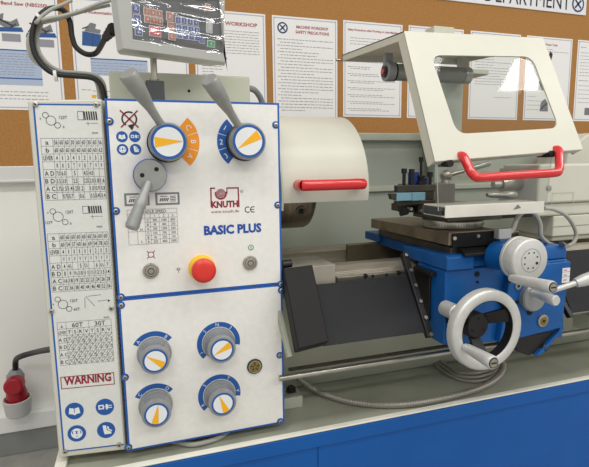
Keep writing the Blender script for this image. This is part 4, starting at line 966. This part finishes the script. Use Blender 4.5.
# ------------------------------------------------------------------ chip guard with window
DG = thing('chip_guard', 'raised cream chip guard with clear window and red handle above the carriage', 'chip guard', (.75, -.12, 1.13))
dTL, dTR, dBL, dBR = at(404, 31, Y=0), at(543, 38, Y=0), at(435, 161, Y=-.132), at(583, 149, Y=-.134)
dv = dTL-dBL; DPn = PL(dBL, dBR-dBL, dv)
q = [DPn.uv(*p) for p in ((435, 161), (583, 149), (543, 38), (404, 31))]
hole = [DPn.uv(*p) for p in ((457, 134), (559.5, 128), (532, 56.5), (431, 55))]
def rounded(pts, r, n=8):
    out = []; m = len(pts)
    for i in range(m):
        p = Vector(pts[i]); a = (Vector(pts[i-1])-p).normalized(); b = (Vector(pts[(i+1) % m])-p).normalized()
        s_, e_ = p+a*r, p+b*r
        out.append([tuple((1-t)**2*s_+2*(1-t)*t*p+t*t*e_) for t in [k/n for k in range(n+1)]])
    return out
rc = rounded(hole, .028); inn = [p for c_ in rc for p in c_]; outi = [q[i] for i, c_ in enumerate(rc) for _ in c_]
def holed(g, outi, inn, w0, w1):
    n = len(inn)
    for w, flip in ((w1, 0), (w0, 1)):
        for k in range(n):
            k2 = (k+1) % n; vs = [outi[k], outi[k2], inn[k2], inn[k]] if outi[k] != outi[k2] else [outi[k], inn[k2], inn[k]]
            vs = [(x, y, w) for x, y in vs]; g.add(vs[::-1] if flip else vs, [tuple(range(len(vs)))])
    for k in range(n):
        k2 = (k+1) % n
        if outi[k] != outi[k2]: g.add([(*outi[k], w0), (*outi[k2], w0), (*outi[k2], w1), (*outi[k], w1)], [(0, 1, 2, 3)])
        g.add([(*inn[k], w1), (*inn[k2], w1), (*inn[k2], w0), (*inn[k], w0)], [(0, 1, 2, 3)])
g = G('cream_paint', M=DPn.M); holed(g, outi, inn, -.0035, 0)
g.hexa([(q[0][0]+.002, q[0][1]+.0, -.02), (q[1][0]-.002, q[1][1], -.02), (q[1][0]-.002, q[1][1]+.004, -.02), (q[0][0]+.002, q[0][1]+.004, -.02)], [(q[0][0]+.0005, q[0][1]-.001, -.0005), (q[1][0]-.0005, q[1][1]-.001, -.0005), (q[1][0]-.0005, q[1][1]+.003, -.0005), (q[0][0]+.0005, q[0][1]+.003, -.0005)])
for i in (0, 1):
    (a0, b0), (a1, b1) = (q[0], q[3]) if i == 0 else (q[1], q[2]); s_ = .0 if i == 0 else -.003
    g.hexa([(a0+s_, b0, -.03), (a0+s_+.003, b0, -.03), (a1+s_+.003, b1, -.03), (a1+s_, b1, -.03)], [(a0+s_, b0, -.001), (a0+s_+.003, b0, -.001), (a1+s_+.003, b1, -.001), (a1+s_, b1, -.001)])
obj('front_plate', g, DG, angle=30)
g = G('window_clear', M=DPn.M); g.prism([(x*1.0, y) for x, y in [tuple(Vector(p)+(Vector(p)-Vector(((hole[0][0]+hole[2][0])/2, (hole[0][1]+hole[2][1])/2))).normalized()*.008) for p in inn]], -.0062, -.0038); obj('window_pane', g, DG, label='clear window pane')
g = G('black_plastic', M=DPn.M); n = len(inn); cen = Vector(((hole[0][0]+hole[2][0])/2, (hole[0][1]+hole[2][1])/2))
# top plate of the guard
bTL = at(342, 55, X=dTL.x); bTR = bTL+(dTR-dTL)
th = Vector((0, 0, -.0025))
g = G('cream_paint').hexa([dTL+th, dTR+th, bTR+th, bTL+th], [dTL, dTR, bTR, bTL]); s_ = Vector((.003, 0, 0)); dn = Vector((0, 0, -.018))
g.hexa([dTL+dn, dTL+dn+s_, bTL+dn+s_, bTL+dn], [dTL, dTL+s_, bTL+s_, bTL]); g.hexa([dTR+dn-s_, dTR+dn, bTR+dn, bTR+dn-s_], [dTR-s_, dTR, bTR, bTR-s_])
g.hexa([bTL+dn, bTL+dn-Vector((0, .004, 0)), bTR+dn-Vector((0, .004, 0)), bTR+dn], [bTL, bTL-Vector((0, .004, 0)), bTR-Vector((0, .004, 0)), bTR]); obj('top_plate', g, DG)
c = dTL+(dTR-dTL)*.29; g = G('machine_green').box((c.x-.028, .012, c.z-.001), (c.x+.028, .05, c.z+.018)); obj('stop_tab', g, DG, .002)
obj('pivot_pin', G('steel').cyl(at(343, 60, Y=bTL.y), at(336, 60, Y=bTL.y), .0035), DG)
# hinge arm and post down to the splash guard
px0, px1 = at(441, 100, Y=.46).x, at(463, 100, Y=.46).x
g = G('splash_green').box((px0, .46, 1.3), (px1, .54, bTL.z-.02)); g.box((px0+.01, .50, .76), (px1-.01, .545, 1.3)); g.box((px0, bTL.y-.01, bTL.z-.035), (px1, .5, bTL.z-.019)); obj('support_post', g, DG, .003)
# clear lower skirt and its aluminium edge channel
SKP = PL((0, -.125, 0), (1, 0, 0), (0, 0, 1))
a, b, c2, d2 = SKP.uv(435.5, 160), SKP.uv(437, 211), SKP.uv(545.5, 205), SKP.uv(551, 156)
g = G('acrylic', M=SKP.M).prism([b, c2, (d2[0], 1.262), (a[0], 1.262)], 0, .003); obj('clear_skirt', g, DG, label='clear acrylic skirt')
g = G('acrylic_edge', M=SKP.M).prism([b, (b[0]+.0013, b[1]), (a[0]+.0013, 1.262), (a[0], 1.262)], .0031, .0036); obj('skirt_edge', g, DG)
g = G('acrylic_edge', M=SKP.M).prism([(c2[0]-.0015, c2[1]), c2, (d2[0], 1.262), (d2[0]-.0015, 1.262)], .0031, .0036); obj('skirt_edge', g, DG)
x0, x1 = at(445, 205, Y=-.13).x, at(544, 201, Y=-.13).x
g = G('channel_white').box((x0, -.132, 1.1325), (x1, -.129, 1.159)).box((x0, -.128, 1.1545), (x1, -.05, 1.1575)).box((x0, -.128, 1.1335), (x1, -.05, 1.1365)); obj('edge_channel', g, DG, .001, label='white aluminium edge channel')
g = G('slate_block').box((x0-.004, -.119, 1.137), (x0+.02, -.055, 1.154)); obj('channel_end_block', g, DG, .002)
c = SKP.uv(517, 208); g = G('ink_grey', M=PL((0, -.1325, 0), (1, 0, 0), (0, 0, 1)).M); c = PL((0, -.1325, 0), (1, 0, 0), (0, 0, 1)).uv(517, 207.5); g.flat([(c[0]-.01, c[1]-.005), (c[0]+.011, c[1]-.001), (c[0]+.002, c[1]+.007)], .0002); obj('maker_mark', g, DG)
for px, py in ((447, 163.5), (548, 154)):
    c = at(px, py, Y=-.127); obj('skirt_knob', G('black_plastic').cyl((c.x, -.14, c.z), (c.x, -.1, c.z), .0075), DG)
A, B2, C3, D3 = at(463.5, 157, Y=-.137), at(474, 178, Y=-.172), at(560, 172.5, Y=-.172), at(558.5, 151, Y=-.139)
A2 = A+Vector((0, .012, .003)); D4 = D3+Vector((0, .012, .003))
m1, m2 = A.lerp(B2, .75), C3.lerp(D3, .25)
g = G('red_plastic').tube([A2, A, A.lerp(B2, .45), A.lerp(B2, .72), A.lerp(B2, .9)+(C3-B2)*.02, B2+(C3-B2)*.07, B2.lerp(C3, .5), C3+(B2-C3)*.07, C3.lerp(D3, .1)+(B2-C3)*.02, C3.lerp(D3, .28), D3, D4], .0095, 18, 6); obj('handle', g, DG, label='red tubular handle')

# machine lamp hanging beneath the guard top
LP = thing('machine_lamp', 'grey tube work lamp with red switch under the chip guard top', 'lamp', (.75, .15, 1.47))
a, b = at(383, 70, Y=.14), at(462, 74, Y=.14); zc = (a.z+b.z)/2-.004
g = G('cast_grey').cyl((a.x+.03, .14, zc), (b.x, .14, zc), .021, n=36); obj('lamp_tube', g, LP)
g = G('plug_grey').cyl((a.x+.006, .14, zc), (a.x+.028, .14, zc), .024, n=36); g.box((a.x+.004, .135, zc+.01), (a.x+.026, .15, zc+.045)); obj('end_cap', g, LP, .002)
obj('seal_ring', G('black_plastic').cyl((a.x+.027, .14, zc), (a.x+.032, .14, zc), .0235, n=36), LP)
g = G('black_plastic').cyl((a.x+.001, .14, zc), (a.x+.006, .14, zc), .014); g.use('red_plastic').cyl((a.x-.002, .14, zc), (a.x+.001, .14, zc), .0065); obj('switch', g, LP, label='black switch with red button')
g = G('dro_case').cyl((b.x, .14, zc), (b.x+.02, .14, zc), .022, n=36).box((b.x-.01, .13, zc+.018), (b.x+.012, .15, zc+.06)); obj('end_cap', g, LP)

# ------------------------------------------------------------------ cross slide scale sensor and its cables
sn = thing('scale_sensor', 'small silver sensor on the cross slide front with a looping grey cable', 'sensor', at(503, 238, Y=-.1))
c = at(503, 233, Y=-.1); g = G('dro_case').box((c.x-.018, -.108, c.z-.013), (c.x+.018, -.09, c.z+.011)); obj('sensor_body', g, sn, .002)
g = G('cable_grey').tube([at(509, 233, Y=-.1), at(513, 229, Y=-.1), at(518, 217, Y=-.1), at(527, 210.5, Y=-.09), at(535, 214, Y=-.08), at(540, 224, Y=-.07), at(541, 236, Y=-.06), at(548, 243, Y=-.03), at(556, 246, Y=.0)], .0055); obj('sensor_cable', g, sn)
g = G('cable_grey').tube([at(544, 208, Y=-.09), at(553, 209, Y=-.08), at(564, 214, Y=-.06), at(572, 223, Y=-.04), at(576, 234, Y=-.03), at(573, 243, Y=-.03), at(563, 247, Y=-.02), at(552, 246, Y=-.0), at(546, 242, Y=.02)], .005)
tag(obj('skirt_cable', g), 'grey cable curving from right end of the aluminium channel', 'cable')

# ------------------------------------------------------------------ tailstock
TS = thing('tailstock', 'pale green tailstock on the bed at the right edge', 'tailstock', (1.3, .2, 1.005))
x0 = 1.19
g = G('cream_paint').box((x0, .13, 1.022), (x0+.4, .29, 1.085)).box((x0+.01, .14, 1.006), (x0+.4, .28, 1.022)); obj('base', g, TS, .004)
obj('base_seam', G('ink_grey').box((x0-.0008, .129, 1.052), (x0+.4, .1296, 1.0535)), TS)
g = G('cream_paint'); bx = at(536, 180, Y=.13).x
g.box((bx, .13, 1.085), (bx+.45, .29, 1.125)); g.box((bx, .12, 1.125), (bx+.45, .27, at(545, 164, Y=.12).z)); obj('barrel_housing', g, TS, .008, 3)
zq = at(510, 184, Y=.195).z; g = G('steel').cyl((at(500, 184, Y=.195).x, .195, zq), (bx, .195, zq), .020); g.lathe((at(493, 184, Y=.195).x, .195, zq), (1, 0, 0), [(0, .010), (.03, .014), (.03, .018)], 28); obj('quill', g, TS, label='bright steel quill')
g = G('machine_green').box((at(518, 175, Y=.2).x, .235, 1.1), (bx, .28, at(530, 168, Y=.235).z)); obj('quill_bracket', g, TS, .003)
pr_ = PL((0, .1185, 0), (1, 0, 0), (0, 0, 1)); a, b = pr_.uv(551, 214), pr_.uv(574, 192); g = G('machine_green', M=pr_.M); g.frame(a[0], a[1], b[0], b[1], .0015, .0005); obj('cast_recess', g, TS)
c = pr_.uv(549, 188); g = G('cast_grey', M=pr_.M); g.lathe((c[0], c[1], -.001), (0, 0, 1), [(0, .0085), (.003, .0085), (.004, .007)], 20); obj('oil_plug', g, TS)
g = G('steel'); c = at(507, 195, Y=.0)
g.lathe(at(487, 195, Y=.02), at(520, 195, Y=.02)-at(487, 195, Y=.02), [(0, .005), (.02, .008), (.05, .007), (.055, .010), (.085, .011), (.09, .008)], 28); sl = obj('slide_crank', g, TP)
# electrical housing behind the tailstock, upper right
g = G('cream_paint'); pts = [at(553, 186, Y=.4), at(640, 186, Y=.4), at(640, 140, Y=.4), at(590, 133, Y=.4), at(577, 136, Y=.4), at(560, 150, Y=.4)]
eh = tag(obj('rear_guard', (lambda: (g.hexa([(p.x, .36, p.z) for p in pts], [(p.x, .5, p.z) for p in pts]), g)[1])(), None, .006, 3), 'cream rounded housing behind the tailstock at the right edge', 'machine guard')

# ------------------------------------------------------------------ hoses lying in the tray
zt = TZ+.009
hp = [at(298, 378, Z=zt+.03), at(312, 388, Z=zt+.006), at(330, 396, Z=zt), at(355, 402.5, Z=zt), at(385, 405, Z=zt), at(415, 403.5, Z=zt), at(450, 397, Z=zt), at(478, 389, Z=zt), at(495, 380, Z=zt), at(503, 370, Z=zt), at(502, 360, Z=zt+.01)]
tag(obj('corrugated_hose', G('hose_metal').tube(hp, .009, 14, 6, rib=.0026)), 'corrugated metal hose curving across the chip tray', 'hose')
for i, (dy, lab_) in enumerate(((0, 'lowest of the three thin loops of cable below the handwheel'), (-4, 'middle one of the three thin cable loops below the handwheel'), (-8, 'uppermost of the three thin cable loops below the handwheel'))):
    pp = [(428-i*2, 354), (433+i*2, 362+dy*.3), (444+i*3, 372+dy*.6), (458, 379+dy*.8), (475, 381.5+dy), (490, 378+dy), (498, 371+dy*.5), (499+i, 362)]
    tag(obj('tray_cable', G('hose_metal').tube([at(x, y, Z=TZ+.0052+.004*i) for x, y in pp], .005, 10, 6)), lab_, 'cable', 'thin cable loops lying in the tray')

# ------------------------------------------------------------------ light
def area(name, loc, size, sy, power, rot=(0, 0, 0), col=(1, .985, .94)):
    l = bpy.data.lights.new(name, 'AREA'); l.shape = 'RECTANGLE'; l.size = size; l.size_y = sy; l.energy = power; l.color = col
    o = bpy.data.objects.new(name, l); COL.objects.link(o); o.location = loc; o.rotation_euler = [math.radians(a) for a in rot]
for i, (x, y, e) in enumerate(((-.6, -.9, 15), (1.1, -.9, 15), (2.8, -.9, 15), (-.6, -2.6, 20), (1.1, -2.6, 20), (2.8, -2.6, 20))):
    area('ceiling_lamp', (x, y, 2.95), 1.2, .3, e)
w = bpy.data.worlds.new('world'); S.world = w; w.use_nodes = True
w.node_tree.nodes['Background'].inputs[0].default_value = (1, .99, .965, 1); w.node_tree.nodes['Background'].inputs[1].default_value = .62
S.view_settings.view_transform = 'Standard'; S.view_settings.look = 'None'; S.view_settings.exposure = 0; S.view_settings.gamma = 1
